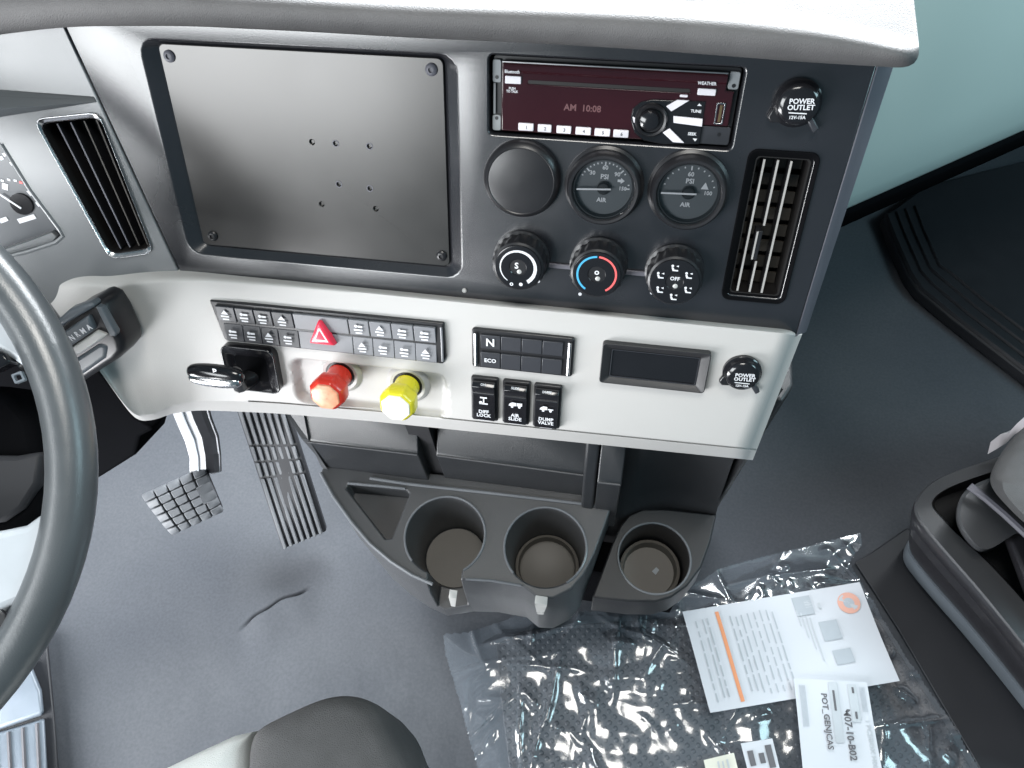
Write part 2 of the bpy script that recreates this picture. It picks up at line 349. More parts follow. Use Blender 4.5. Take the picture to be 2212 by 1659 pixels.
def px_rect(name, c0, c1, w0, w1, mat, par, b=.0004):
    a, b2 = rx(*c0, w1), rx(*c1, w1); return mk(name, prism(rrect(a[0], a[1], b2[0], b2[1], .0006, 2), w0, w1), mat, par, bevel=b)
def px_poly(name, cs, w0, w1, mat, par, b=.0003): return mk(name, prism([rx(*c, w1) for c in cs][::-1], w0, w1), mat, par, bevel=b)
ul = []
for i in range(25):
    u_ = -.0872 + .1660 * i / 24; ul.append([(u_, .0212 + .0038 * cos(pi * k / 10), RW - .0002 + .0026 * sin(pi * k / 10)) for k in range(11)])
mk('upper_lip', loft(ul, closed=False), m_radio, rad_, True, ang=80)
px_rect('button', (262, 268), (385, 335), RW - .0002, RW + .0014, m_whiteb, rad_); px_rect('button', (1752, 365), (1885, 425), RW - .0002, RW + .0014, m_whiteb, rad_)
u, v = rx(322, 232); text('lettering', 'Bluetooth', .0034, (u, v, RW + .0028), m_white, rad_, sx=.85)
u, v = rx(318, 378); text('lettering', 'PUSH\nTO TALK', .0026, (u, v, RW + .0003), m_white, rad_, sx=.85)
u, v = rx(1820, 322); text('lettering', 'WEATHER', .0032, (u, v, RW + .0028), m_white, rad_, sx=.9)
u, v = rx(1640, 425); px_rect('button', (1612, 413), (1672, 437), RW - .0002, RW + .0010, m_whiteb, rad_)
u, v = rx(860, 520); text('lettering', 'AM  10:08', .0068, (u, v, RW + .0002), m_dim, rad_)
for i, (a, b) in enumerate(((365, 480), (515, 618), (660, 770), (808, 922), (955, 1070), (1100, 1212))):
    yy = 632 + 52 * i / 5 * 1.0
    bt = px_rect('preset_button', (a, yy), (b, yy + 66), RW - .0002, RW + .0016, m_whiteb, rad_)
    u, v = rx((a + b) / 2, yy + 36, RW + .0017); text('lettering', str(i + 1), .0036, (u + .0005, v, RW + .0017), m_ink2, rad_)
kc = rx(1390, 612, RW + .002)
mk('control_pad', prism([rx(*c, RW + .0012) for c in ((1230, 600), (1250, 520), (1310, 470), (1400, 452), (1810, 468), (1762, 800), (1480, 800), (1330, 770), (1260, 710))][::-1], RW - .0003, RW + .0010), m_gloss, rad_, bevel=.0006)
mk('dial_ring', lathe([(.0118, 0), (.0124, .002), (.0112, .0036), (.0095, .0030), (.0088, .0015)], 32), m_black, rad_, True, loc=(kc[0], kc[1], RW + .0008))
kn = rx(1375, 620, .004)
mk('volume_knob', lathe([(.0078, 0), (.0078, .0050), (.0068, .0076), (.0045, .0088), (.0015, .0092), (.0001, .0092)], 28), m_gloss, rad_, True, loc=(kn[0], kn[1], RW + .001))
px_poly('button', ((1505, 505), (1590, 455), (1685, 460), (1545, 545)), RW + .0008, RW + .0024, m_whiteb, rad_)
px_poly('button', ((1562, 580), (1788, 602), (1782, 662), (1562, 632)), RW + .0008, RW + .0024, m_whiteb, rad_)
px_poly('button', ((1478, 708), (1532, 675), (1645, 788), (1558, 782)), RW + .0008, RW + .0024, m_whiteb, rad_)
px_poly('button', ((1245, 585), (1290, 600), (1285, 640), (1255, 630)), RW + .0008, RW + .0024, m_whiteb, rad_)
u, v = rx(1735, 540); text('lettering', 'TUNE', .0030, (u, v, RW + .0012), m_white, rad_)
u, v = rx(1705, 715); text('lettering', 'SEEK', .0030, (u, v, RW + .0012), m_white, rad_)
mk('pad_mark', prism([rx(*c, RW + .0012) for c in ((1745, 500), (1780, 502), (1762, 482))], RW + .0009, RW + .0012), m_white, rad_)
mk('pad_mark', prism([rx(*c, RW + .0012) for c in ((1710, 752), (1745, 755), (1728, 775))], RW + .0009, RW + .0012), m_white, rad_)
ub = rx(1918, 560)
mk('usb_port', frame(rrect(ub[0] - .0032, ub[1] - .0078, ub[0] + .0032, ub[1] + .0078, .0008), rrect(ub[0] - .0023, ub[1] - .0068, ub[0] + .0023, ub[1] + .0068, .0005), RW - .002, RW + .0010), m_chrome, rad_, bevel=.0002)
mk('usb_contact', box(ub[0] - .0006, ub[1] - .006, RW - .002, ub[0] + .0012, ub[1] + .006, RW + .0005), m_gold, rad_)
# --- round blank and the two air gauges
cap = A(1126, 390, .006)
mk('round_blank', lathe([(.0315, 0), (.0315, .004), (.0300, .0078), (.0272, .0096), (.0265, .0090), (.0245, .0094), (.0150, .0106), (.0001, .0110)], 56), m_black, dash, True, loc=(cap[0], cap[1], 0))
def gauge(px, nums, val, ticks, name_lab):
    c = A(px[0], px[1], .006); L = (c[0], c[1], 0)
    g = mk('air_gauge', lathe([(.0318, 0), (.0318, .0020), (.0296, .0035), (.0288, .0120), (.0272, .0140), (.0252, .0138), (.0238, .0110), (.0228, .0052), (.0001, .0052)], 64), m_black, dash, True, loc=L)
    tag(g, name_lab)
    mk('dial', disc(0, 0, .0226, .0050, .0056, 48), m_dial, g)
    mk('inner_ring', lathe([(.0228, .0054), (.0238, .0108), (.0230, .0108), (.0222, .0054)], 48), m_pedd, g, True)
    T = []
    for k, big in ticks:
        a = pi - pi * k; r0, r1, hw = (.0172, .0205, .0005) if big else (.0190, .0203, .00045)
        ux, uy = cos(a), sin(a); T.append(prism([(ux * r0 - uy * hw, uy * r0 + ux * hw), (ux * r1 - uy * hw, uy * r1 + ux * hw), (ux * r1 + uy * hw, uy * r1 - ux * hw), (ux * r0 + uy * hw, uy * r0 - ux * hw)][::-1], .0056, .0058))
    mk('scale_marks', join(*T), m_white, g)
    for s, k, rr, sz in nums:
        a = pi - pi * k; text('numeral', s, sz, (rr * cos(a), rr * sin(a), .0058), m_white, g)
    text('lettering', 'PSI', .0054, (0, .0085, .0058), m_white, g); text('lettering', 'AIR', .0050, (-.001, -.0105, .0058), m_white, g)
    mk('hub', lathe([(.0052, .0056), (.0052, .0085), (.0040, .0098), (.0001, .0100)], 24), m_black, g, True)
    a = pi - pi * val; ux, uy = cos(a), sin(a); hw = .00065
    mk('needle', prism([(-ux * .006 - uy * hw, -uy * .006 + ux * hw), (ux * .0212 - uy * hw, uy * .0212 + ux * hw), (ux * .0212 + uy * hw, uy * .0212 - ux * hw), (-ux * .006 + uy * hw, -uy * .006 - ux * hw)][::-1], .0100, .0106), m_white, g)
    mk('glass', disc(0, 0, .0242, .0118, .0122, 48), m_glass, g)
    return g
t1 = [(k / 20, k % 5 == 0) for k in range(3, 21) if k not in (17, 18)]
g1 = gauge((1304, 405), [('30', .27, .0148, .0046), ('60', .5, .0158, .0046), ('90', .73, .0148, .0046), ('150', 1.0, .0150, .0042)], -.02, t1, 'left air pressure gauge with dense scale marks and numbers 30 60 90')
ic = [(.0105, .0052), (.0130, .0052), (.0130, .0038), (.0160, .0062), (.0130, .0086), (.0130, .0072), (.0105, .0072)]
mk('dial_symbol', prism(ic, .0056, .0058), m_white, g1)
t2 = [(k / 12, k in (6,)) for k in range(1, 12)]
g2 = gauge((1487, 415), [('60', .5, .0140, .0048), ('100', 1.0, .0150, .0044)], -.01, t2, 'right air pressure gauge with sparse scale marks and a 60 at the top')
mk('dial_symbol', prism([(.0090, .0030), (.0150, .0030), (.0120, .0085)], .0056, .0058), m_white, g2)
# --- climate knobs
def knob(face_px, kind, lab):
    c = A(face_px[0], face_px[1], .022); n = 72
    prof = [(.0245, 0), (.0245, .0035), (.0228, .0045), (.0232, .0175), (.0216, .0210), (.0196, .0222), (.0001, .0224)]
    rings = []
    for r, z in prof:
        rings.append([((r - (.0011 if (j % 4 in (0, 1)) and .005 < z + .001 and z < .020 and z > .004 else 0)) * cos(2 * pi * j / n), (r - (.0011 if (j % 4 in (0, 1)) and .004 < z < .020 else 0)) * sin(2 * pi * j / n), z) for j in range(n)])
    k = mk('climate_knob', loft(rings), m_black, dash, True, loc=(c[0], c[1], 0), ang=28); tag(k, lab)
    mk('knob_face', lathe([(.0200, .0222), (.0196, .0234), (.0188, .0236), (.0075, .0232), (.0068, .0222), (.0001, .0218)], 56), m_gloss, k, True)
    bl = rad(-65)
    def arc(a0, a1, r, wd, mat, w2=None):
        P = []; m = 22; w2 = wd if w2 is None else w2
        for i in range(m + 1): a = rad(a0 + (a1 - a0) * i / m); q = wd + (w2 - wd) * i / m; P.append(((r + q) * cos(a), (r + q) * sin(a)))
        for i in range(m, -1, -1): a = rad(a0 + (a1 - a0) * i / m); q = wd + (w2 - wd) * i / m; P.append(((r - q) * cos(a), (r - q) * sin(a)))
        mk('marking_arc', prism(P, .0234, .0238), mat, k)
    mk('bump_mark', dome((.0012, -.0040, .0218), .0024, .0024, .0012, 14, 5), m_lip, k, True)
    if kind == 'fan':
        arc(-55, 235, .0150, .0016, m_white, .0003)
        text('symbol', 'S', .0075, (-.0012, .0012, .0226), m_white, k)
        text('symbol', 'o', .0060, (-.0050, -.0150, .0238), m_white, k)
        mk('symbol', disc(.0030, -.0150, .0016, .0234, .0238, 10), m_white, k)
    elif kind == 'temp':
        arc(93, 238, .0160, .0008, m_blue); arc(87, -58, .0160, .0008, m_redarc)
        text('symbol', 'o', .0075, (0, .0020, .0226), m_white, k)
    else:
        for i in range(6):
            a = rad(95 - 60 * i); x, y = .0130 * cos(a), .0130 * sin(a)
            g = join(disc(x - .0022, y + .0014, .0011, .0234, .0238, 8), prism([(x - .0030, y), (x - .0014, y), (x - .0004, y - .0020), (x + .0026, y - .0020), (x + .0026, y - .0030), (x - .0018, y - .0030)][::-1], .0234, .0238), prism([(x + .0006, y + .0014), (x + .0026, y + .0022), (x + .0026, y + .0006)], .0234, .0238))
            mk('vent_symbol', g, m_white, k)
        text('symbol', 'OFF', .0045, (0, .0026, .0226), m_white, k)
    return k
knob((1119, 577), 'fan', 'fan speed knob with a white arc'); knob((1289, 592), 'temp', 'temperature knob with a blue and a red arc'); knob((1457, 608), 'mode', 'airflow knob with white vent symbols')
for x, y in ((1163, 607), (1253, 635), (1408, 632)):
    u, v = A(x, y); mk('knob_index', disc(u, v, .0016, 0, .0005, 10), m_white, dash)
for x0, x1, y in ((1183, 1232, 572), (1350, 1402, 587)):
    a, b = A(x0, y), A(x1, y + 3); mk('link_bar', prism(rrect(a[0] - .006, a[1] - .0018, b[0] + .006, b[1] + .0018, .001), 0, .0024), m_edge, dash, bevel=.0006)
# --- right vent
vr = mk('air_vent', frame(rrect(.1035, -.1535, .1562, -.0262, .007), rrect(.1100, -.1480, .1508, -.0322, .003), -.004, .0022, -.0015), m_under, dash, bevel=.0009)
tag(vr, 'tall air vent beside the gauges with three pale upright slats')
mk('duct', frame(rrect(.109, -.1485, .1515, -.0315, .003), rrect(.111, -.147, .1495, -.033, .003), -.038, -.0025), m_void, vr)
mk('duct_back', box(.109, -.1485, -.039, .1515, -.0315, -.036), m_void, vr)
def slat(par, u, v0, v1, w1=-.003, th=.0011, dp=.016, mat=m_slat): 
    mk('slat_edge', box(u - th * .7, v0, w1, u + th * .7, v1, w1 + .0009), mat, par); return mk('slat', box(u - th / 2, v0, w1 - dp, u + th / 2, v1, w1), m_black, par)
for u in (.1165, .1365): slat(vr, u, -.1460, -.0345)
slat(vr, .1266, -.0870, -.0345); slat(vr, .1266, -.1460, -.1180)
mk('vent_tab', prism(rrect(.1215, -.1155, .1262, -.0905, .001), -.012, .0012), m_black, vr, bevel=.0005); mk('tab_edge', box(.1215, -.1150, .0010, .1229, -.0910, .0018), m_slat, vr)
for i in range(8):
    v = -.141 + i * .0142; mk('cross_fin', box(.1115, v - .0048, -.026, .1490, v + .0048, -.0235), m_fin, vr)
# --- power outlets
def outlet(px, w0, lab, big=1.0):
    c = A(px[0], px[1], w0 + .008); s = big
    o = mk('power_outlet', lathe([(.0172 * s, -.001), (.0172 * s, .0035), (.0158 * s, .0050), (.0150 * s, .0080), (.0138 * s, .0100), (.0100 * s, .0114), (.0001, .0120)], 40), m_gloss, dash, True, loc=(c[0], c[1], w0)); tag(o, lab)
    mk('cap_tab', prism([(.0085 * s, -.0105 * s), (.0120 * s, -.0080 * s), (.0190 * s, -.0165 * s), (.0155 * s, -.0200 * s)][::-1], .001, .0065), m_btn, o, bevel=.0012)
    mk('cap_lip', loft([[(x * s, y * s, z) for x, y in ((-.0165, -.004), (-.0190, -.0105), (-.0160, -.0145), (-.004, -.0135), (.004, -.0150), (.006, -.010), (-.008, -.002))] for z in (.0010, .0055)]), m_black, o, bevel=.0012)
    text('lettering', 'POWER\nOUTLET', .0050 * s, (.0015, .0010, .0121), m_white, o, rz=.06); text('lettering', '12V-15A', .0032 * s, (.0005, -.0080 * s, .0122), m_white, o, rz=.06)
    mk('rule', box(-.006, -.0054, .0112, .0065, -.0047, .0122), m_white, o)
outlet((1724, 226), 0, 'upper power outlet cap on the dark panel'); outlet((1604, 812), .012, 'lower power outlet cap on the silver trim', .97)
# --- silver lower trim: one moulded skin
ST = [((48, 571), (225, 815), .19), ((126, 552), (280, 893), .205), ((168, 555), (303, 910), .19), ((232, 571), (334, 907), .16), ((330, 577), (373, 893), .105), ((440, 582), (429, 886), .085), ((520, 590), (513, 889), .075), ((600, 598), (597, 893), .07), ((840, 622), (793, 909), .06), ((1300, 668), (1210, 952), .055), ((1737, 711), (1626, 994), .05)]
S_ = [0, .05, .09, .14, .20, .27, .32, .37, .50, .76, 1.0]
W_T = .012
def trim_geo():
    NC, NR = 300, 110; rows = []
    tx, ty, bx, by, rf = ([s[0][0] for s in ST], [s[0][1] for s in ST], [s[1][0] for s in ST], [s[1][1] for s in ST], [s[2] for s in ST])
    rec = (-.296, -.3085, -.1365, -.2545)
    tt = np.array(sorted(set(list(np.linspace(0, 1, NR)) + [.914, .917, .919, .921, .923, .926, .929])))
    V = []
    def smooth(s, ys, k=.018): return sum(interp(min(1, max(0, s + d)), S_, ys) for d in np.linspace(-k, k, 7)) / 7
    for c in range(NC + 1):
        s = c / NC; T = np.array([smooth(s, tx), smooth(s, ty)]); B = np.array([smooth(s, bx), smooth(s, by)])
        if c == 0: T = np.array(ST[0][0], float); B = np.array(ST[0][1], float)
        if c == NC: T = np.array(ST[-1][0], float); B = np.array(ST[-1][1], float)
        r = smooth(s, rf); left = 1 - sstep(s, .05, .34)
        col = []
        for t in tt:
            p = T + (B - T) * t
            w = -.006 + (W_T + .006) * sin(min(1, t / r) * pi / 2) ** 1.3
            w += left * (.010 + .030 * t ** 1.5)
            cr = .925 + .05 * left
            if s > .335 and .9165 < t < .9235: w -= .0022
            if t > cr: w -= (.013 + .010 * left) * ((t - cr) / (1 - cr)) ** 1.1
            if s > .972: w -= .016 * ((s - .972) / .028) ** 2
            u, v = A(p[0], p[1], w)
            # shallow tray round the two valve knobs
            dx = min(u - rec[0], rec[2] - u); dy = min(v - rec[1], rec[3] - v); dd = min(dx, dy)
            if dx < .012 and dy < .012: dd = .012 - math.hypot(max(0, .012 - dx), max(0, .012 - dy))
            w -= .0085 * sstep(dd, -.001, .0055)
            col.append((u, v, w))
        u, v, w = col[0]; col = [(u, v + .004, -.03)] + col
        u, v, w = col[-1]; col = col + [(u, v + .003, w - .006), (u, v + .012, -.07)]
        V.append(col)
    last = [(p[0] + .001, p[1], p[2] - .05) for p in V[-1]]; V.append(last)
    n = len(V[0]); vv = [p for c in V for p in c]; Fc = []
    for i in range(len(V) - 1):
        for j in range(n - 1): Fc.append((i * n + j, (i + 1) * n + j, (i + 1) * n + j + 1, i * n + j + 1))
    return vv, Fc
trim = mk('silver_trim', trim_geo(), m_silver, dash, True, ang=50); tag(trim, 'pale silver lower trim panel')
# --- parking valve knobs on the trim
def valve(px, mat, lab, dia):
    hw = .046; c = A(px[0], px[1], hw); base = .0040
    k = mk('valve_knob', lathe([(.0125, base + .004), (.0120, base + .022), (.0100, base + .024)], 28), mat, dash, True, loc=(c[0], c[1], 0)); tag(k, lab)
    n = 8; R8 = lambda r, z: [(r * cos(2 * pi * (j + .5) / n), r * sin(2 * pi * (j + .5) / n), z) for j in range(n)]
    mk('knob_head', loft([R8(.010, base + .020), R8(dia * .96, base + .024), R8(dia, base + .028), R8(dia, base + .037), R8(dia * .86, base + .0415), R8(dia * .5, base + .043)]), mat, k, bevel=.0016, seg=3)
    mk('knob_glare', loft([R8(dia * .80, base + .0410), R8(dia * .78, base + .0432), R8(dia * .5, base + .0440)]), m_redglare if mat is m_red else m_yelglare, k, bevel=.0008)  # added pale plate carries the painted glare of the knob head
    mk('collar', lathe([(.0235, base - .004), (.0215, base + .0010), (.0180, base + .0035), (.0150, base + .0030), (.0145, base - .003)], 40), m_silver, k, True)
    mk('shaft_gap', lathe([(.0146, base + .0024), (.0146, base + .0030), (.012, base + .0030)], 28), m_black, k, True)
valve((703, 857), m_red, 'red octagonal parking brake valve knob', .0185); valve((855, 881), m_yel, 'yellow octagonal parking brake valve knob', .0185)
# --- hand lever left of the knobs
lb = [A(*p, W_T + .008) for p in ((474, 745), (594, 757), (604, 851), (497, 838))]
u0, v0, u1, v1 = min(lb[0][0], lb[3][0]), (lb[3][1] + lb[2][1]) / 2, (lb[1][0] + lb[2][0]) / 2, (lb[0][1] + lb[1][1]) / 2
hb = mk('lever_bezel', frame(rrect(u0, v0, u1, v1, .008), rrect(u0 + .011, v0 + .010, u1 - .014, v1 - .014, .003), W_T - .004, W_T + .010, W_T + .0025), m_gloss, dash, bevel=.0012)
tag(hb, 'black square bezel with a stubby brake hand lever')
mk('lever_pocket', box(u0 + .010, v0 + .009, W_T - .006, u1 - .013, v1 - .013, W_T + .0030), m_under, hb)
pc = A(466, 808, .050); pe = A(548, 812, .012)
mk('lever_arm', tube([(pe[0], pe[1], .010), (pe[0] - .006, pe[1], .030), (pc[0] + .018, pc[1] + .001, .047)], .007, 10, rs=[.009, .008, .0075]), m_black, hb, True)
ell = []
for i in range(13):
    a = -pi / 2 + pi * i / 12; x = sin(a) * .0285; k = max(.06, cos(a)) ** .55
    ell.append([(pc[0] + x, pc[1] + .0105 * k * sin(2 * pi * j / 20), .050 + .0085 * k * cos(2 * pi * j / 20)) for j in range(20)])
mk('lever_grip', loft(ell), m_gloss, hb, True)
ell2 = [[(q[0], q[1] - .0022, q[2] + .0009) for q in r] for r in ell[1:-1]]
mk('grip_plate', loft([[(pc[0] + (q[0] - pc[0]) * .93, pc[1] - .0045 + (q[1] - pc[1]) * .72, .0530 + (q[2] - .05) * .86) for q in r] for r in ell]), m_chrome, hb, True)
text('symbol', 'P', .008, (pc[0] + .004, pc[1] + .0075, .0565), m_white, hb)
# --- switch banks
def button(par, u0, v0, u1, v1, w, mat, tilt=.0008): return mk('switch', loft([[(u0, v0, w - .005), (u1, v0, w - .005), (u1, v1, w - .005), (u0, v1, w - .005)], [(u0, v0, w - tilt), (u1, v0, w - tilt), (u1, v1, w + tilt), (u0, v1, w + tilt)]]), mat, par, bevel=.0006)
WB = W_T + .0045
bu0, bu1, bv0, bv1 = -.3660, -.1358, -.2405, -.1968
outl = [(bu0, bv1), (bu0 + .0065, bv0 + .001), (bu0 + .009, bv0), (bu1 - .003, bv0), (bu1, bv0 + .008), (bu1 - .001, bv1 + .0005)]
bank = mk('switch_bank', prism(outl, W_T - .004, WB - .001), m_black, dash, bevel=.0012); tag(bank, 'long switch bank with the red hazard triangle in its middle')
cols = [120, 300, 475, 640, 835, 1335, 1520, 1715, 1910, 2105]; uu = lambda x: bu0 + (x - 70) / 2110 * (bu1 - bu0)
vm = (bv0 + bv1) / 2
for r in range(2):
    for c in range(9):
        a, b = uu(cols[c]) + .0004, uu(cols[c + 1]) - .0004
        if r == 1: a += .004 * (1 - c / 9); b += .004 * (1 - c / 9) if c < 8 else 0
        v0_, v1_ = (vm + .0008, bv1 - .0040) if r == 0 else (bv0 + .0016, vm - .0014)
        button(bank, a, v0_, b, v1_, WB + (.0008 if r == 0 else 0), m_btn if c < 4 else m_btn2, .0009 if r == 0 else -.0006)
        if c == 4: continue
        cx, cy, wz = (a + b) / 2, (v0_ + v1_) / 2, WB + .0026
        mt = m_white
        g = [disc(cx - .0022, cy + .0028, .0016, wz, wz + .0002, 8), box(cx - .0005, cy + .0016, wz, cx + .0040, cy + .0036, wz + .0002)] if (c + r) % 3 else [prism([(cx - .0036, cy + .0010), (cx + .0036, cy + .0010), (cx, cy + .0056)], wz, wz + .0002)]
        g += [box(cx - .0044, cy - .0020, wz, cx + .0040, cy - .0004, wz + .0002), box(cx - .0030, cy - .0050, wz, cx + .0034, cy - .0036, wz + .0002)]
        mk('switch_symbol', join(*g), mt, bank)
hu, hv = uu(1088), vm - .0005
tri = lambda s: [(hu - .0125 * s, hv - .0098 * s), (hu + .0125 * s, hv - .0098 * s), (hu + .0015 * s, hv + .0140 * s), (hu - .0015 * s, hv + .0140 * s)]
mk('hazard_triangle', loft([[(x, y, WB - .002) for x, y in tri(1.08)], [(x, y, WB + .0050) for x, y in tri(1.0)], [(x, y, WB + .0065) for x, y in tri(.82)]]), m_haz, bank, bevel=.0008)
mk('hazard_symbol', frame(tri(.60), tri(.40), WB + .0060, WB + .0068), m_white, bank)
mk('end_cap', tube([(bu1 - .0030, bv0 + .004, WB + .0004), (bu1 - .0026, vm, WB + .0012), (bu1 - .0030, bv1 - .003, WB + .0004)], .0012, 8), m_btn2, bank, True)
s2 = (-.1108, -.2398, -.0165, -.1985)
bank2 = mk('switch_bank', prism(rrect(*s2, .003), W_T - .004, WB - .001), m_black, dash, bevel=.0012); tag(bank2, 'short switch bank with two marked and six blank keys')
for r in range(2):
    for c in range(4):
        a = s2[0] + .0085 + c * .0191; b = a + .0186; v0_, v1_ = ((s2[1] + s2[3]) / 2 + .0010, s2[3] - .0045) if r == 0 else (s2[1] + .0016, (s2[1] + s2[3]) / 2 - .0022)
        button(bank2, a, v0_, b, v1_, WB + .0004, m_btn2 if False else m_btn, .0006)
        if c == 0:
            cx, cy = (a + b) / 2, (v0_ + v1_) / 2; text('switch_symbol', 'N' if r == 0 else 'ECO', .011 if r == 0 else .0056, (cx, cy, WB + .0014), m_white, bank2)
for x in (s2[0] + .0040, s2[2] - .0040): mk('end_cap', tube([(x, s2[1] + .003, WB), (x, s2[3] - .004, WB)], .0018, 8), m_steel, bank2, True)
# --- three rocker switches
for i, (p0, p1, lt, ll) in enumerate((((1018, 815), (1077, 914), 'DIFF\nLOCK', 'left'), ((1086, 823), (1145, 922), 'AIR\nSLIDE', 'middle'), ((1152, 832), (1213, 930), 'DUMP\nVALVE', 'right'))):
    a, b = A(*p0, W_T + .006), A(p1[0] - 4, p1[1], W_T + .006); cu, cv, hu_, hv_ = (a[0] + b[0]) / 2, (a[1] + b[1]) / 2, .0132, .0248
    rk = mk('rocker_switch', prism(rrect(cu - hu_, cv - hv_, cu + hu_, cv + hv_, .002), W_T - .004, W_T + .0040), m_black, dash, bevel=.0012); tag(rk, ll + ' rocker switch of the three')
    prof = [(-.0225, .0065), (-.0215, .0088), (.0060, .0072), (.0120, .0102), (.0190, .0122), (.0222, .0088), (.0226, .0050)]
    mk('rocker', loft([[(cu - .0108, cv + v, W_T + w) for v, w in prof] + [(cu - .0108, cv + .02, W_T), (cu - .0108, cv - .02, W_T)], [(cu + .0108, cv + v, W_T + w) for v, w in prof] + [(cu + .0108, cv + .02, W_T), (cu + .0108, cv - .02, W_T)]]), m_gloss, rk, bevel=.0006)
    mk('rocker_edge', box(cu - .0100, cv + .0110, W_T + .0098, cu + .0100, cv + .0116, W_T + .0106), m_steel, rk)
    wz = W_T + .0086
    if i == 0: g = join(box(cu - .0035, cv + .0045, wz, cu + .0032, cv + .0060, wz + .0003), box(cu - .0006, cv - .0020, wz, cu + .0006, cv + .0045, wz + .0003), box(cu - .0042, cv - .0024, wz, cu + .0040, cv - .0010, wz + .0003), disc(cu - .0028, cv - .0006, .0017, wz, wz + .0003, 8))
    else: g = join(prism([(cu - .0064, cv - .0002), (cu - .0030, cv - .0006), (cu + .0008, cv + .0000), (cu + .0008, cv + .0034), (cu - .0030, cv + .0038), (cu - .0058, cv + .0018)], wz, wz + .0003), box(cu + .0014, cv + (.0000 if i == 1 else .0000), wz, cu + .0066, cv + (.0034 if i == 1 else .0012), wz + .0003), disc(cu - .0030, cv - .0012, .0013, wz, wz + .0003, 8), disc(cu + .0040, cv - .0012, .0013, wz, wz + .0003, 8))
    mk('switch_symbol', g, m_white, rk)
    text('lettering', lt, .0052, (cu, cv - .0135, W_T + .0089), m_white, rk)
    text('lettering', ('ON', 'SLIDE', 'DUMP')[i], .0032, (cu, cv + .0215, W_T + .0108), m_white, rk, rot=(-.9, 0, 0)); mk('light_bar', box(cu - .0060, cv - .0240, W_T + .0040, cu + .0060, cv - .0226, W_T + .0058), m_whiteb, rk)
# --- small dark display on the trim
q = (.0085, -.2405, .1030, -.1985)
sd = mk('small_display', frame(rrect(*q, .003), rrect(q[0] + .0085, q[1] + .0055, q[2] - .0085, q[3] - .0075, .0015), W_T - .004, W_T + .0065, W_T + .0020), m_cons2, dash, bevel=.0010); tag(sd, 'small dark display in a charcoal frame')
mk('screen', box(q[0] + .008, q[1] + .005, W_T - .004, q[2] - .008, q[3] - .007, W_T + .0012), m_gloss, sd)
mk('screen_trim', frame(rrect(q[0] + .0085, q[1] + .0055, q[2] - .0085, q[3] - .0075, .0015), rrect(q[0] + .0093, q[1] + .0062, q[2] - .0093, q[3] - .0082, .0012), W_T, W_T + .0024), m_btn, sd)
# --- instrument cluster surround, hinged at the seam
S1 = np.array([seam(.07), .07, 0]); S2 = np.array([seam(-.185), -.185, 0]); e1 = (S1 - S2) / np.linalg.norm(S1 - S2)
flat = np.array([-e1[1], e1[0], 0]); e2 = flat * cos(rad(12)) + np.array([0, 0, 1]) * sin(rad(12)); e3 = np.cross(-e2, e1)
MC = Matrix([[-e2[i], e1[i], e3[i], S2[i]] for i in range(3)] + [[0, 0, 0, 1]])
nC = e3[0] * U_D + e3[1] * V_D + e3[2] * W_D; pC = D2W(S2)
def K(x, y, w=0.0):
    q = on_plane(x, y, pC + nC * w, nC) - pC; l = np.array([q @ U_D, q @ V_D, q @ W_D]); return float(l @ -e2), float(l @ e1)
H = float(np.linalg.norm(S1 - S2))
def kpart(name, geo, mat, par=None, **kw):
    o = mk(name, geo, mat, par or dash, **kw)
    if par is None: o.matrix_local = MC
    return o
b0 = -.40
lens_poly = [K(*p) for p in ((-60, 190), (0, 312), (62, 412), (125, 497), (132, 512), (118, 524), (0, 560), (-160, 600), (-260, 300))]
vq = [K(*p) for p in ((80, 262), (215, 248), (330, 540), (240, 553))]
clus = kpart('cluster_surround', prism([(-.0008, H), (-.0008, -.005), (-.05, -.02), (b0, -.02), (b0, H + .02)], -.05, 0), m_cluster)
boolean(clus, [], 0)
bpy.context.view_layer.update()
def kcut(o, geos, bevel):
    for g in geos:
        me = bpy.data.meshes.new('cut'); me.from_pydata([tuple(map(float, v)) for v in g[0]], [], g[1]); bm = bmesh.new(); bm.from_mesh(me); bmesh.ops.recalc_face_normals(bm, faces=bm.faces); bm.to_mesh(me); bm.free()
        c = bpy.data.objects.new('cut', me); COL.objects.link(c); c.matrix_world = o.matrix_world
        md = o.modifiers.new('b', 'BOOLEAN'); md.object = c; md.solver = 'EXACT'; bpy.context.view_layer.update()
        nm = bpy.data.meshes.new_from_object(o.evaluated_get(bpy.context.evaluated_depsgraph_get())); o.modifiers.remove(md); o.data = nm; bpy.data.objects.remove(c)
    finish(o, False, bevel, 2, 40)
def roundpoly(P, r, n=4):
    P = [np.array(p, float) for p in P]; out = []
    for i in range(len(P)):
        a, b, c = P[i - 1], P[i], P[(i + 1) % len(P)]; d0 = (a - b) / np.linalg.norm(a - b); d1 = (c - b) / np.linalg.norm(c - b); p0, p1 = b + d0 * r, b + d1 * r
        for k in range(n + 1): t = k / n; out.append(tuple((1 - t) ** 2 * p0 + 2 * t * (1 - t) * b + t * t * p1))
    return out
vq4 = list(vq); vq = roundpoly(vq, .009); cen = np.mean(np.array(vq4), 0); big = [tuple(cen + (np.array(p) - cen) * 1.0) for p in vq]
kcut(clus, [prism(lens_poly, -.012, .01), prism(big, -.035, .01)], .0012)
lensf = kpart('instrument_cluster', prism([tuple(np.array(p) * 1.0) for p in lens_poly], -.016, -.0105), m_lens); tag(lensf, 'edge of the instrument cluster with white numerals')
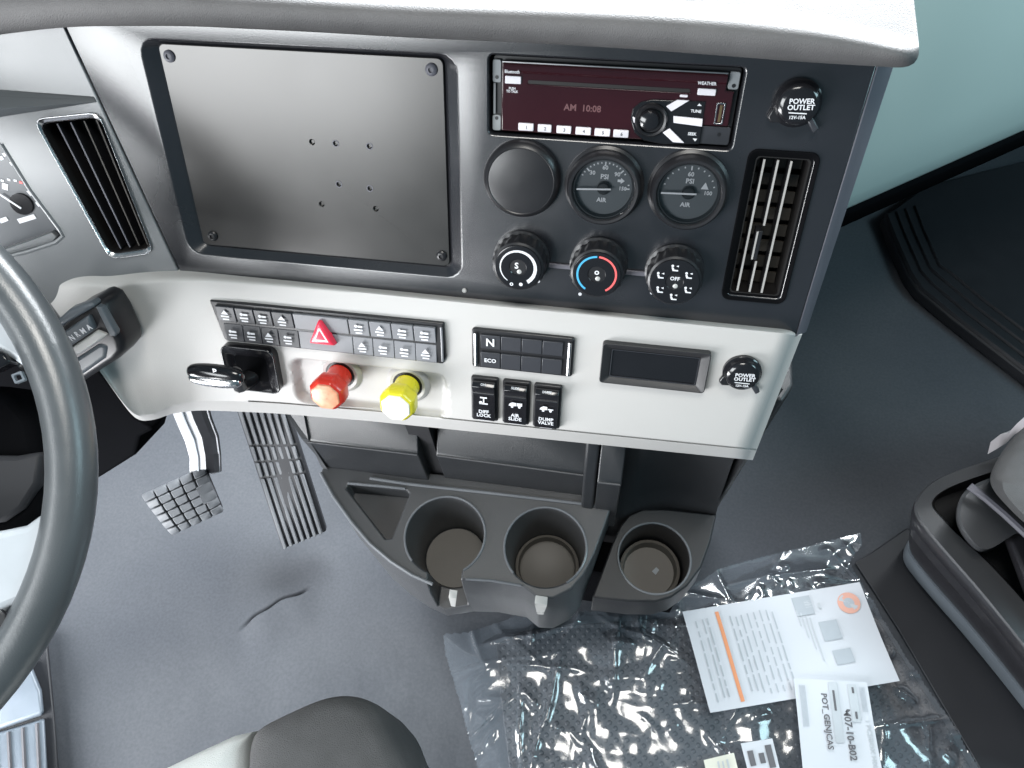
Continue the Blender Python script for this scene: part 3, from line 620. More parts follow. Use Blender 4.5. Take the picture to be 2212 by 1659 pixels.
def kbar(px0, px1, hw, mat, w=-.0105, name='cluster_mark'):
    a, b = np.array(K(*px0, w)), np.array(K(*px1, w)); d = (b - a) / np.linalg.norm(b - a); n = np.array([-d[1], d[0]]) * hw
    return mk(name, prism([tuple(a + n), tuple(a - n), tuple(b - n), tuple(b + n)][::-1], w - .0002, w + .0005), mat, lensf)
kbar((0, 420), (46, 450), .0008, m_white, -.008, 'needle'); kbar((40, 478), (76, 467), .0022, m_white); kbar((0, 478), (16, 472), .0020, m_white)
for p in ((10, 333), (26, 352), (3, 341)): kbar((p[0] - 3, p[1] + 2), (p[0] + 4, p[1] - 1), .0016, m_white)
for i, p in enumerate(((2, 389), (16, 387), (30, 389), (42, 393), (53, 398), (62, 405))): kbar(p, (p[0] + 7, p[1] + 2), .0010, m_redarc if i > 2 else m_white)
kbar((5, 401), (18, 405), .0030, m_white); kbar((62, 418), (70, 413), .0024, m_white); kbar((80, 442), (90, 436), .0022, m_white)
hc = K(48, 440, -.0105); mk('needle_hub', disc(hc[0], hc[1], .010, -.0106, -.0085, 20), m_gloss, lensf)
rim = [K(*p, .002) for p in ((0, 312), (62, 412), (124, 495), (134, 512), (118, 526), (60, 545), (0, 560))]
mk('cluster_rim', tube([(p[0], p[1], -.001) for p in rim], .0022, 8), m_cluster, lensf, True)
shelf = [K(*p, -.006) for p in ((-40, 560), (0, 540), (60, 520), (112, 500), (126, 510), (116, 522), (0, 556))]
mk('lower_lip', prism(shelf[::-1], -.0105, -.004), m_cluster, lensf, bevel=.001)
# hood that throws the wedge of shade
hw_ = [K(*p) for p in ((-200, 185), (0, 200), (206, 217), (206, 219), (0, 222), (-200, 215))]
h0 = [K(-200, 190), K(0, 204), K(208, 219)]
rings = []
for (p, out, dn) in ((h0[0], .060, .050), (h0[1], .030, .026), (h0[2], .0008, .001)):
    rings.append([(p[0], p[1] + .004, 0), (p[0], p[1] + .002, out * .55), (p[0], p[1] - dn * .25, out), (p[0], p[1] - dn * .55, out * .85), (p[0], p[1] - dn * .6, 0)])
hood = kpart('cluster_hood', loft(rings), m_cluster, smooth=True, ang=60)
# left vent
vl = kpart('air_vent', frame([tuple(cen + (np.array(p) - cen) * 1.045) for p in vq], [tuple(cen + (np.array(p) - cen) * .97) for p in vq], -.004, .0030, .0005), m_chrome, bevel=.0008)
tag(vl, 'slanted air vent with a bright chrome frame beside the instrument cluster')
big2 = [tuple(cen + (np.array(p) - cen) * .985) for p in vq]
mk('duct_back', prism(big2, -.036, -.032), m_void, vl); mk('duct', frame(big2, [tuple(cen + (np.array(p) - cen) * .965) for p in vq], -.034, -.001), m_void, vl)
vqa = np.array(vq4)
for k in (.24, .46, .68, .88):
    a = vqa[0] + (vqa[1] - vqa[0]) * k; b = vqa[3] + (vqa[2] - vqa[3]) * k; a, b = a + (b - a) * .035, b - (b - a) * .035; d = (b - a) / np.linalg.norm(b - a); n = np.array([-d[1], d[0]]) * .0006
    mk('slat', prism([tuple(a + n), tuple(a - n), tuple(b - n), tuple(b + n)], -.020, -.005), m_black, vl); mk('slat_edge', prism([tuple(a + n), tuple(a - n), tuple(b - n), tuple(b + n)], -.005, -.0042), m_fin if k > .6 else m_edge, vl)
# --- brow pad over the panel
BR = [(-760, 250, 40), (-480, 170, -20), (-220, 110, -70), (0, 74, -38), (150, 57, -36), (400, 56, -30), (650, 68, -14), (895, 82, 0), (1150, 93, 8), (1400, 108, 18), (1593, 123, 32), (1733, 134, 48), (1800, 138, 57), (1887, 143, 78), (1935, 146, 90)]
def brow_geo():
    rings = []
    def row(x, yb, yu, k=1.0, xo=0):
        r = []
        u, v = A(x, yb, .020); r.append((u, v + .004, -.02)); r.append((u, v + .0005, .012))
        for f, w in ((0, .022), (.10, .029), (.25, .034), (.45, .0365), (.65, .036), (.82, .032), (.94, .026), (1.0, .018)):
            y = yb + (yu - yb) * f; w2 = .018 + (w - .018) * k if w > .018 else w; a = A(x + xo * sin(f * pi), y, w2); r.append((a[0], a[1], w2))
        u, v, w = r[-1]
        for L, h in ((.01, .0012), (.03, .003), (.10, .010), (.25, .022), (.50, .03)):
            r.append((u, v + .4226 * L + .906 * h, w - .906 * L + .4226 * h))
        return r
    xs = [b[0] for b in BR]; yb = [b[1] for b in BR]; yu = [b[2] for b in BR]
    X = list(np.linspace(-760, 1935, 110))
    def sm(x, ys): return sum(interp(x + d, xs, ys) for d in np.linspace(-60, 60, 9)) / 9 if x < 1870 else interp(x, xs, ys)
    for x in X: rings.append(row(x, sm(x, yb), sm(x, yu)))
    for x, b, u_, k in ((1950, 145.5, 93, .96), (1963, 143, 95.5, .85), (1974, 137, 97.5, .62), (1981, 128, 98.5, .35), (1985, 117, 99, .1)):
        rings.append(row(x, b, u_, k))
    n = len(rings[0]); V = [p for r in rings for p in r]; Fc = []
    for i in range(len(rings) - 1):
        for j in range(n - 1): Fc.append((i * n + j, (i + 1) * n + j, (i + 1) * n + j + 1, i * n + j + 1))
    e = rings[-1]; b0_ = (len(rings) - 1) * n          # close the far end down its side
    V += [(p[0] + .0005, p[1] - .010 * .906, p[2] - .010 * .4226) for p in e[9:]]; base = (len(rings)) * n
    for j in range(n - 10): Fc.append((b0_ + 9 + j, base + j, base + j + 1, b0_ + 10 + j))
    return V, Fc
brow = mk('brow_pad', brow_geo(), m_brow, dash, True, ang=60); tag(brow, 'grained padded brow along the top of the dashboard')
# --- back of the dash behind the panel, and the black column cover under the trim's left end
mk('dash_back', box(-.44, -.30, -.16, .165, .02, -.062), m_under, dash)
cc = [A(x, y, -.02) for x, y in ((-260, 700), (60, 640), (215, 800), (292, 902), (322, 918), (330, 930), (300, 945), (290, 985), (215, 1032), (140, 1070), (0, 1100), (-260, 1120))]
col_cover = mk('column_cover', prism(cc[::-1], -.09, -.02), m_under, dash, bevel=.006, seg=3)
# ================================================================== CENTRE CONSOLE
cons = empty('centre_console', (-.05, .30, 0)); tag(cons, 'dark plastic console with cup holders below the silver trim', 'console')
def wp(name, geo, mat, par=cons, **kw):
    o = mk(name, geo, mat, par, **kw)
    if par is cons: o.location = (.05, -.30, 0)
    return o
tt_ = rad(3); NB = np.array([0, -sin(tt_), cos(tt_)]); OB = CAM + ray(1180, 1180) * .825; VB = np.array([0, cos(tt_), sin(tt_)])
def Bp(x, y, w=0.0):
    q = on_plane(x, y, OB + NB * w, NB) - OB; return float(q[0]), float(q @ VB)
MB_ = Matrix([[1, 0, 0, OB[0] + .05], [0, VB[1], NB[1], OB[1] - .30], [0, VB[2], NB[2], OB[2]], [0, 0, 0, 1]])
out_px = [(693, 1022), (720, 1072), (760, 1128), (800, 1175), (845, 1213), (890, 1242), (935, 1262), (1000, 1252), (1060, 1254), (1130, 1266), (1160, 1290), (1195, 1292), (1235, 1272), (1262, 1240), (1285, 1195), (1305, 1140), (1322, 1090), (1328, 1078)]
tp = [Bp(*p) for p in out_px]; bk = tp[0][1]
tray_poly = tp + [(tp[-1][0], tp[-1][1] + .012), (tp[0][0], tp[0][1] + .012)]
def inset_ring(P, k, w, dv=0.0):
    c = np.mean(np.array(P), 0); return [(c[0] + (p[0] - c[0]) * k, c[1] + (p[1] - c[1]) * k + dv, w) for p in P]
tray = wp('cup_tray', loft([[(x, y, 0) for x, y in tray_poly], [(x * 1.0, y - (.006 if y < .02 else 0), -.035) for x, y in tray_poly], [(x * .97, y - (.012 if y < -.01 else 0), -.110) for x, y in tray_poly], [(x * .93, y - (.006 if y < -.01 else 0), -.130) for x, y in tray_poly]]), m_cons)
tray.matrix_local = MB_; bpy.context.view_layer.update()
c1 = Bp(961, 1156); c2 = Bp(1178, 1181); RC = .0455
def cyl(c, r0, r1, w0, w1, n=40): return loft([[(c[0] + r1 * cos(2 * pi * j / n), c[1] + r1 * sin(2 * pi * j / n), w1) for j in range(n)], [(c[0] + r0 * cos(2 * pi * j / n), c[1] + r0 * sin(2 * pi * j / n), w0) for j in range(n)]])
tripx = [Bp(*p) for p in ((752, 1046), (875, 1056), (885, 1066), (846, 1162), (832, 1164), (748, 1056))]
slot1 = [Bp(*p) for p in ((928, 1215), (1000, 1215), (985, 1330), (915, 1320))]
kcut(tray, [cyl(c1, RC * .84, RC, -.098, .01), cyl(c2, RC * .84, RC, -.098, .01), prism(tripx, -.030, .01), loft([[(x, y, .01) for x, y in slot1], [(x, y, -.085) for x, y in slot1]])], .0022)
def cup(c, r, depth, n=40):
    o = mk('cup_liner', lathe([(r * .90, -depth + .004), (r * .88, -depth + .016), (r * .80, -depth + .018), (r * .76, -depth + .006), (r * .70, -depth + .0045), (.0001, -depth + .0045)], n), m_rubber, tray, True, loc=(c[0], c[1], 0), ang=50); return o
cup(c2, RC * .96, .0985)
mk('cup_liner', lathe([(RC * .83, -.0975), (RC * .81, -.0945), (.0001, -.0940)], 40), m_rubber, tray, True, loc=(c1[0], c1[1], 0), ang=50)
for c, r in ((c1, RC), (c2, RC)): mk('cup_rim_highlight', tube([(c[0] + (r + .0004) * cos(rad(a)), c[1] + (r + .0004) * sin(rad(a)), .0002) for a in range(-52, 236, 8)], .0014, 8), m_consg, tray, True)
mk('pocket_floor', prism([tuple(np.mean(np.array(tripx), 0) + (np.array(p) - np.mean(np.array(tripx), 0)) * .96) for p in tripx], -.0305, -.0285), m_cons, tray)
for px, s in (((978, 1283), .8), ((1168, 1296), 1.25)):
    u, v = Bp(*px); mk('cup_clip', loft([[(u - .005 * s, v + .004, .002), (u + .006 * s, v + .004, .002), (u + .005 * s, v, -.001), (u - .004 * s, v, -.001)], [(u - .005 * s, v - .004, -.001), (u + .006 * s, v - .004, -.001), (u + .005 * s, v - .005, -.004), (u - .004 * s, v - .005, -.004)], [(u - .003 * s, v - .010, -.022 * s), (u + .003 * s, v - .010, -.022 * s), (u + .003 * s, v - .008, -.022 * s), (u - .003 * s, v - .008, -.022 * s)]]), m_lip, tray, bevel=.0008)
e0, e1_ = Bp(690, 1020), Bp(935, 1262)
mk('tray_edge_highlight', tube([(p[0], p[1], .0006) for p in tp[:7]], .0020, 8), m_consg, tray, True)
mk('front_edge_highlight', tube([(p[0], p[1] + .0006, .0002) for p in [Bp(*q_) for q_ in ((1006, 1252), (1060, 1255), (1126, 1266))]], .0016, 8), m_consg, tray, True)
mk('back_edge_highlight', tube([(p[0], p[1], .0016) for p in [Bp(*q_) for q_ in ((800, 1034), (880, 1046), (1080, 1068), (1285, 1092))]], .0020, 8), m_consg, tray, True)
mk('pocket_edge_highlight', tube([(p[0], p[1], .0006) for p in [Bp(*q_) for q_ in ((752, 1044), (820, 1050), (876, 1056))]], .0018, 8), m_consg, tray, True)
# wall behind the tray
def wy(x, y, Y): d = ray(x, y); return CAM + d * (Y / d[1])
def wall_sec(xl, xr, edge_l, edge_r, y_w, y_top, ztop, name, mat):
    a, b = wy(*edge_l, y_w), wy(*edge_r, y_w); zb = .30
    prof = lambda x, z: [(x, y_top, ztop), (x, y_w + .004, z + .004), (x, y_w, z), (x, y_w + .001, z - .005), (x, y_w + .004, zb), (x, .45, zb), (x, .45, ztop)]
    o = wp(name, loft([prof(a[0], a[2]), prof(b[0], b[2])]), mat, bevel=.0012)
    mk('wall_edge_highlight', tube([(a[0] + .001, y_w + .0005, a[2] + .0005), (b[0] - .001, y_w + .0005, b[2] + .0005)], .0011, 8), m_cons, o, True); return o  # lighter bead stands in for the highlight along the shelf edge
s1 = wall_sec(0, 0, (662, 955), (903, 984), .326, .362, .482, 'storage_wall', m_consw); s2_ = wall_sec(0, 0, (942, 985), (1262, 1028), .332, .375, .470, 'storage_wall', m_consw); s3 = wall_sec(0, 0, (1290, 1043), (1342, 1049), .318, .352, .485, 'storage_wall', m_consw)
wp('divider_slot', box(wy(900, 985, .34)[0], .340, .30, wy(945, 985, .34)[0], .45, .478), m_cons2)
fa, fb = wy(1262, 1000, .33), wy(1292, 1000, .33); wp('divider', loft([[(fa[0], .318, .30), (fb[0], .318, .30), (fb[0], .45, .30), (fa[0], .45, .30)], [(fa[0], .322, .425), (fb[0], .322, .425), (fb[0], .45, .425), (fa[0], .45, .425)], [(fa[0], .345, .480), (fb[0], .345, .480), (fb[0], .45, .480), (fa[0], .45, .480)]]), m_consw, bevel=.003, seg=3)
sl = [wy(x, y, .326) for x, y in ((612, 900), (640, 915), (668, 958), (695, 1022))]
wp('side_panel', loft([[(-.375, .372, .50), (-.330, .326, .432), (-.322, .326, .36), (-.312, .320, .25)], [(-.330, .372, .50), (wy(664, 957, .326)[0] + .003, .327, .430), (wy(695, 1022, .326)[0] + .004, .327, .36), (-.27, .322, .25)], [(-.330, .45, .50), (-.30, .45, .43), (-.30, .45, .36), (-.27, .45, .25)]], closed=False), m_cons, smooth=False)
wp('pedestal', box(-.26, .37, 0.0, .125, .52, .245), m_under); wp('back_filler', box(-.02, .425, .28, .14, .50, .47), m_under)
# right-hand cup tray, lower
cz = .272; c3 = on_z(1413, 1205, cz)
t3 = rad(3); N3 = np.array([0, -sin(t3), cos(t3)]); V3 = np.array([0, cos(t3), sin(t3)])
def Cp(x, y, w=0.0):
    q = on_plane(x, y, c3 + N3 * w, N3) - c3; return float(q[0]), float(q @ V3)
M3 = Matrix([[1, 0, 0, c3[0] + .05], [0, V3[1], N3[1], c3[1] - .30], [0, V3[2], N3[2], c3[2]], [0, 0, 0, 1]])
p3 = [Cp(*p) for p in ((1279, 1290), (1300, 1235), (1322, 1175), (1340, 1135), (1360, 1112), (1390, 1100), (1440, 1100), (1548, 1112), (1535, 1170), (1515, 1225), (1485, 1265), (1450, 1290), (1415, 1300), (1360, 1299))]
tray3 = wp('side_cup_tray', loft([[(x, y, 0) for x, y in p3], [(x, y - .006, -.045) for x, y in p3], [(x * .9, y * .9, -.10) for x, y in p3]]), m_cons2); tray3.matrix_local = M3; bpy.context.view_layer.update()
kcut(tray3, [cyl((0, 0), .0400, .0425, -.070, .01)], .002)
mk('cup_liner', lathe([(.0385, -.0695), (.0375, -.052), (.0335, -.050), (.0315, -.066), (.0001, -.0665)], 40), m_rubber, tray3, True, ang=50)
mk('cup_rim_highlight', tube([(.0432 * cos(rad(a)), .0432 * sin(rad(a)), .0004) for a in range(0, 360, 8)], .0014, 6, closed=True), m_consg, tray3, True)
mk('cup_sticker', prism([(.004, .001), (.009, -.003), (.013, .004), (.009, .007)], -.0665, -.0658), m_pale, tray3)
bw = [on_z(1352, 1100, .285), on_z(1450, 1103, .285), on_z(1552, 1106, .29)]
yb3 = on_z(1450, 1101, cz)[1]; rw = []
for k in range(-3, 13):
    f = k / 12; x = bw[0][0] + (bw[2][0] - bw[0][0]) * f; ff = max(0, f)
    y = yb3 + .012 - .022 * (2 * ff - 1) ** 2 * (1 if ff < .5 else .25)
    rw.append([(x, y - .03, .12), (x, y - .012, cz - .012), (x, y - .004, cz + .004), (x, y + .006, .30), (x, y + .018, .38), (x + .020 * ff, y + .030, .52)])
wp('side_wall', loft(rw, closed=False), m_cons2, smooth=True)
wp('gap_shade_filler', box(-.20, .295, .06, .12, .46, .205), m_under)  # black box added to paint the shade in the gap between the cup trays
xr = bw[2][0]
wp('side_post', loft([[(xr - .003, .388, .24), (xr + .004, .382, .24), (xr + .012, .40, .24), (xr + .012, .48, .24), (xr - .003, .48, .24)], [(xr + .015, .402, .50), (xr + .024, .398, .50), (xr + .036, .42, .50), (xr + .036, .50, .50), (xr + .015, .50, .50)]]), m_cons2, bevel=.004, seg=3)
# ================================================================== PEDALS
def patch(q, nrm, s, t, h):
    q = [np.asarray(p) for p in q]; return q[0] * (1 - s) * (1 - t) + q[1] * s * (1 - t) + q[2] * s * t + q[3] * (1 - s) * t + nrm * h
def slab(q, nrm, s0, t0, s1, t1, h0, h1): return loft([[patch(q, nrm, *c, h) for c in ((s0, t0), (s1, t0), (s1, t1), (s0, t1))] for h in (h0, h1)])
ap = empty('accelerator_pedal', tuple(on_z(650, 1185, 0))); tag(ap, 'long ribbed black accelerator pedal beside the console', 'pedal')
qa = [on_z(612, 1186, .055), on_z(702, 1149, .055), on_z(618, 884, .20), on_z(508, 872, .20)]
na = np.cross(qa[1] - qa[0], qa[3] - qa[0]); na /= np.linalg.norm(na)
def lp(o, root): o.location = -Vector(root.location); return o
lp(mk('pad_base', slab(qa, na, -.02, 0, 1.04, 1, -.022, 0), m_pedd, ap, bevel=.003), ap)
ts = [0, .49, .502, .60, .612, .712, .724, 1.0]
for i in range(7):
    for j in range(4):
        s0 = .015 + i * .142; lp(mk('rib', slab(qa, na, s0, ts[2 * j], s0 + .080, ts[2 * j + 1], -.001, .0055), m_ped, ap, bevel=.0012, seg=1), ap)
bp_ = empty('brake_pedal', tuple(on_z(395, 1090, 0))); tag(bp_, 'square brake pedal pad with a block tread on a bare metal arm', 'pedal')
qb = [on_z(368, 1160, .145), on_z(482, 1108, .145), on_z(440, 1008, .19), on_z(300, 1072, .19)]
nb_ = np.cross(qb[1] - qb[0], qb[3] - qb[0]); nb_ /= np.linalg.norm(nb_)
def pillow(s, t): return -.0055 * ((2 * s - 1) ** 4 + (2 * t - 1) ** 4)
rows = []
lp(mk('pad_base', join(slab(qb, nb_, .05, .05, 1.0, .95, -.020, -.010)), m_pedd, bp_, bevel=.006, seg=3), bp_)
NSX, NSY = 5, 6
for i in range(NSX):
    for j in range(NSY):
        s0, s1, t0, t1 = (i + .06) / NSX, (i + .94) / NSX, (j + .05) / NSY, (j + .95) / NSY
        if i == NSX - 1 and 1 < j < 4: s0, t0, t1 = (i - .15) / NSX, (j - .1) / NSY, (j + 1.1) / NSY
        g = loft([[patch(qb, nb_, *c, -.009 + pillow(*c)) for c in ((s0, t0), (s1, t0), (s1, t1), (s0, t1))], [patch(qb, nb_, *c, .004 + pillow(*c)) for c in ((s0, t0), (s1, t0), (s1, t1), (s0, t1))]])
        lp(mk('tread_block', g, m_ped, bp_, bevel=.0012, seg=1), bp_)
ar = [(on_z(365, 880, .42), on_z(405, 872, .42)), (on_z(380, 915, .37), on_z(416, 905, .37)), (on_z(398, 955, .30), on_z(434, 945, .30)), (on_z(408, 990, .23), on_z(441, 982, .23)), (on_z(408, 1030, .17), on_z(444, 1022, .17))]
rings = [[a, b, b + np.array([.012, .012, -.02]), a + np.array([.012, .012, -.02])] for a, b in ar]
lp(mk('arm', loft(rings), m_arm, bp_, bevel=.002), bp_)
rings = [[b + np.array([.001, .0, -.001]), b + np.array([.011, .004, -.004]), b + np.array([.012, .014, -.02]), b + np.array([.005, .012, -.022])] for a, b in ar]
lp(mk('arm_side', loft(rings), m_black, bp_), bp_)
lp(mk('arm_groove', tube([a * .38 + b * .62 + np.array([0, -.001, .0012]) for a, b in ar], .0013, 6), m_ink, bp_), bp_)
# ================================================================== STEERING WHEEL
az, el = rad(35.4), rad(60)
NW = np.array([sin(az) * cos(el), -cos(az) * cos(el), sin(el)]); CW = np.array([-.604, .107, .714])
XW = np.cross(np.array([0, 0, 1.0]), NW); XW /= np.linalg.norm(XW); YW = np.cross(NW, XW)
MW = Matrix([[XW[i], YW[i], NW[i], CW[i]] for i in range(3)] + [[0, 0, 0, 1]])
sw = empty('steering_wheel', mat=MW); tag(sw, 'grey leather steering wheel rim with pale spokes at the left edge', 'steering wheel')
def Wp(x, y, w=0.0):
    q = on_plane(x, y, CW + NW * w, NW) - CW; return float(q @ XW), float(q @ YW)
RWH = .2335
mk('rim', tube([(RWH * cos(2 * pi * i / 96), RWH * sin(2 * pi * i / 96), 0) for i in range(96)], .0172, 18, closed=True), m_wheel, sw, True, ang=180)
sp1 = [Wp(*p) for p in ((-340, 700), (-100, 660), (0, 668), (70, 735), (92, 800), (60, 795), (30, 775), (0, 757), (-100, 800), (-340, 830))]
mk('spoke', prism(sp1[::-1], -.012, .006), m_spoke, sw, bevel=.005, seg=3)
sp2 = [Wp(*p) for p in ((-340, 1180), (-100, 1160), (0, 1148), (60, 1135), (108, 1100), (105, 1200), (70, 1290), (20, 1310), (-40, 1420), (-340, 1420))]
mk('spoke', prism(sp2[::-1], -.012, .006), m_spoke, sw, bevel=.005, seg=3)
hole = [Wp(*p, .008) for p in ((-30, 1318), (0, 1318), (14, 1335), (12, 1365), (-8, 1392), (-40, 1400))]
mk('spoke_opening', prism(hole[::-1], .003, .0075), m_black, sw, bevel=.001)
pod = [Wp(*p, .008) for p in ((-90, 768), (-20, 752), (10, 762), (26, 782), (-10, 800), (-90, 818))]
mk('button_pod', prism(pod[::-1], -.006, .009), m_gloss, sw, bevel=.002)
mk('hub_cover', lathe([(.085, -.03), (.085, .004), (.070, .016), (.0001, .022)], 40), m_wheel, sw, True)
mk('column_shaft', lathe([(.05, -.28), (.052, -.10), (.075, -.035), (.06, -.03)], 32), m_under, sw, True)
low = [Wp(*p, -.06) for p in ((-300, 850), (20, 830), (82, 900), (104, 1010), (90, 1120), (20, 1175), (-300, 1190))]
lowc = mk('column_shroud', prism(low[::-1], -.14, -.06), m_under, sw, bevel=.012, seg=3)
low2 = [Wp(*p, -.05) for p in ((-300, 980), (30, 985), (88, 975), (80, 1045), (45, 1100), (0, 1130), (-300, 1160))]
mk('shroud_panel', prism(low2[::-1], -.07, -.052), m_pedd, sw, bevel=.004)
ic = Wp(38, 815, -.055); mk('shroud_symbol', frame(rrect(ic[0] - .004, ic[1] - .004, ic[0] + .004, ic[1] + .004, .001), rrect(ic[0] - .0025, ic[1] - .0025, ic[0] + .0025, ic[1] + .0025, .0006), -.060, -.0555), m_pale, sw)
# ================================================================== SHIFT STALK
ws = .060
st = empty('shift_stalk', tuple(D2W(A3(205, 730, ws)))); tag(st, 'black and silver shift stalk between the steering wheel and the silver trim', 'stalk')
rot_st = Matrix([[U_D[i], V_D[i], W_D[i]] for i in range(3)]).to_4x4()
st.matrix_world = Matrix.Translation(st.location) @ rot_st; so = np.array(A(205, 730, ws))
def sp(pts, w): return [tuple(np.array(A(*p, ws + w)) - so) for p in pts]
body = ((30, 790), (118, 705), (160, 668), (205, 645), (226, 654), (245, 684), (268, 735), (270, 757), (256, 775), (190, 818), (120, 868))
mk('stalk_body', loft([[(x, y, -.030) for x, y in sp(body, 0)], [(x, y, -.004) for x, y in sp(body, 0)], [(x * .93 - .001, y * .93, .004) for x, y in sp(body, 0)]]), m_black, st, bevel=.004, seg=3)
mk('upper_grip', prism(sp(((100, 712), (150, 668), (196, 652), (206, 662), (140, 700), (108, 728)), .01)[::-1], -.002, .011), m_slate, st, bevel=.004, seg=3)
mk('selector_face', prism(sp(((112, 735), (188, 683), (196, 700), (202, 714), (140, 757)), .01)[::-1], 0, .010), m_slate, st, bevel=.002)
mk('selector_ramp', prism(sp(((140, 760), (204, 718), (228, 728), (172, 768), (150, 772)), .01)[::-1], 0, .008), m_lip, st, bevel=.002)
mk('side_window', prism(sp(((203, 664), (216, 668), (248, 722), (246, 730), (234, 728)), .009)[::-1], 0, .007), m_slate, st, bevel=.001)
mk('lower_grip', prism(sp(((150, 782), (212, 742), (233, 748), (228, 775), (172, 815), (150, 826)), .006)[::-1], -.004, .006), m_slate, st, bevel=.004, seg=3)
for s, px in (('A', (192, 708)), ('M', (179, 716)), ('R', (166, 723)), ('N', (155, 731))):
    u, v = np.array(A(px[0], px[1], ws + .011)) - so; text('lettering', s, .0075, (u, v, .0105), m_white, st, rz=.5)
# ================================================================== PASSENGER SIDE FASCIA AND FOOTWELL
P0 = on_z(1850, 440, .45)
def lat(s, f, z): return P0 * np.array([1, 1, 0]) + LAT * s + FWD * f + np.array([0, 0, z])
pf = [(.05, .452), (.012, .449), (-.004, .455), (-.012, .470), (-.018, .50), (-.016, .56), (-.004, .64), (.018, .72), (.050, .79), (.085, .835), (.092, .842), (.094, .838), (.13, .846), (.40, .90)]
rings = [[lat(s, f, z) for f, z in pf] for s in np.linspace(-.12, 1.1, 14)]
fas = mk('passenger_fascia', loft(rings, closed=False), m_mint, smooth=True, ang=50); tag(fas, 'pale mint passenger side dashboard fascia', 'fascia')
uw = mk('footwell_panel', join(loft([[lat(s, .006, .4485), lat(s, -.002, .438), lat(s, .010, .395), lat(s, .022, .385), lat(s, .50, .40), lat(s, .50, -.02), lat(s, .53, -.02), lat(s, .53, .4485)] for s in (-.12, 1.1)])), m_under, bevel=.003); tag(uw, 'black footwell lining under the mint fascia', 'panel')
rl = [(1908, 468), (1928, 520), (1962, 596), (1985, 628), (2060, 690), (2150, 758), (2260, 842)]
matp = [on_z(x, y, .03) for x, y in rl] + [on_z(2600, 700, .03), on_z(2400, 300, .03), on_z(2000, 400, .03)]
mt_ = mk('ribbed_mat', loft([[(p[0], p[1], z) for p in matp] for z in (.004, .03)]), m_matr, bevel=.004); tag(mt_, 'black ribbed rubber mat in the dark passenger footwell', 'mat')
for k in range(4):
    path = []
    for i, (x, y) in enumerate(rl):
        p = on_z(x + 10 + k * 20, y - 4 - k * 12 + (6 * k if i < 3 else 0), .031); path.append(p)
    mk('rib', tube(path, .0045 if k else .006, 6), m_matr, mt_, True)
def chaikin(P, n=2):
    for _ in range(n):
        Q = []
        for i in range(len(P)):
            a, b = P[i], P[(i + 1) % len(P)]; Q += [(a[0] * .75 + b[0] * .25, a[1] * .75 + b[1] * .25), (a[0] * .25 + b[0] * .75, a[1] * .25 + b[1] * .75)]
        P = Q
    return P
# ================================================================== PASSENGER SEAT BASE
ps = empty('passenger_seat_base', tuple(on_z(2250, 1250, 0))); tag(ps, 'black passenger seat suspension base at the right edge', 'seat')
def zring(pts, z): return [on_z(x, y, z) for x, y in pts]
o0 = [(2520, 880), (2300, 940), (2150, 989), (2060, 1018), (2012, 1040), (1985, 1066), (1974, 1092), (1976, 1112), (1992, 1136), (2030, 1182), (2110, 1272), (2212, 1398), (2420, 1670), (2800, 1400)]
i0 = [(2520, 925), (2300, 975), (2165, 1012), (2085, 1038), (2045, 1055), (2022, 1070), (2012, 1085), (2014, 1098), (2030, 1116), (2062, 1150), (2135, 1215), (2230, 1320), (2440, 1560), (2760, 1380)]
o0, i0 = chaikin(o0), chaikin(i0)
def off(pts, dx, dy): return [(x + dx * (1 if x < 2700 else 0), y + dy) for x, y in pts]
shell = [zring(off(o0, 0, 0), .200), zring(off(o0, -5, 8), .192), zring(off(o0, -8, 22), .170), zring(off(o0, -3, 26), .162), zring(off(o0, -10, 42), .140), zring(off(o0, -4, 48), .128), zring(off(o0, -12, 66), .095), zring(off(o0, -10, 80), .060)]
lp(mk('bellows', loft(shell, cap0=False), m_seatd, ps, True, ang=25), ps)
fl_ = [zring(off(o0, -8, 76), .062), zring(off(o0, -14, 82), .060), zring(off(o0, -24, 100), .030), zring(off(o0, -24, 104), .004)]
lp(mk('flange', loft(fl_), m_slate, ps, True, ang=30), ps)
V_, F_ = loft([zring(off(o0, 0, 0), .200), zring(off(o0, 6, -1), .204), zring(i0, .200), zring(off(i0, 6, 0), .13)], cap0=False)
lp(mk('shell_rim', (V_, F_), m_cons, ps, True, ang=30), ps)
blk = [(2520, 990), (2300, 1015), (2180, 1020), (2125, 1036), (2095, 1050), (2076, 1066), (2066, 1088), (2064, 1112), (2072, 1138), (2090, 1164), (2112, 1184), (2135, 1180), (2172, 1155), (2195, 1143), (2300, 1165), (2640, 1165), (2640, 1000)]
blk = chaikin(blk)
lp(mk('pedestal_block', loft([zring(off(blk, 0, 14), .15), zring(off(blk, 0, 6), .225), zring(off(blk, 3, 0), .245), zring(off(blk, 10, 4), .248)]), m_cons, ps, True, ang=35), ps)
lp(mk('block_edge_highlight', tube(zring(((2094, 1050), (2130, 1076), (2172, 1112), (2230, 1166), (2300, 1220)), .262), .005, 8), m_edge, ps, True), ps)  # grey bead paints the highlight line along the block's top edge
lp(mk('inner_block', loft([zring(((2165, 1160), (2200, 1146), (2420, 1150), (2520, 1500), (2300, 1400), (2212, 1290)), .19), zring(((2180, 1168), (2208, 1152), (2420, 1150), (2520, 1480), (2305, 1375), (2222, 1270)), .235)]), m_seatd, ps, bevel=.006, seg=3), ps)
cush = [(2760, 1010), (2680, 860), (2560, 830), (2330, 868), (2240, 905), (2205, 930), (2172, 968), (2150, 1005), (2140, 1032), (2146, 1056), (2170, 1085), (2215, 1130), (2290, 1190), (2480, 1260), (2640, 1240)]
cush = chaikin(cush)
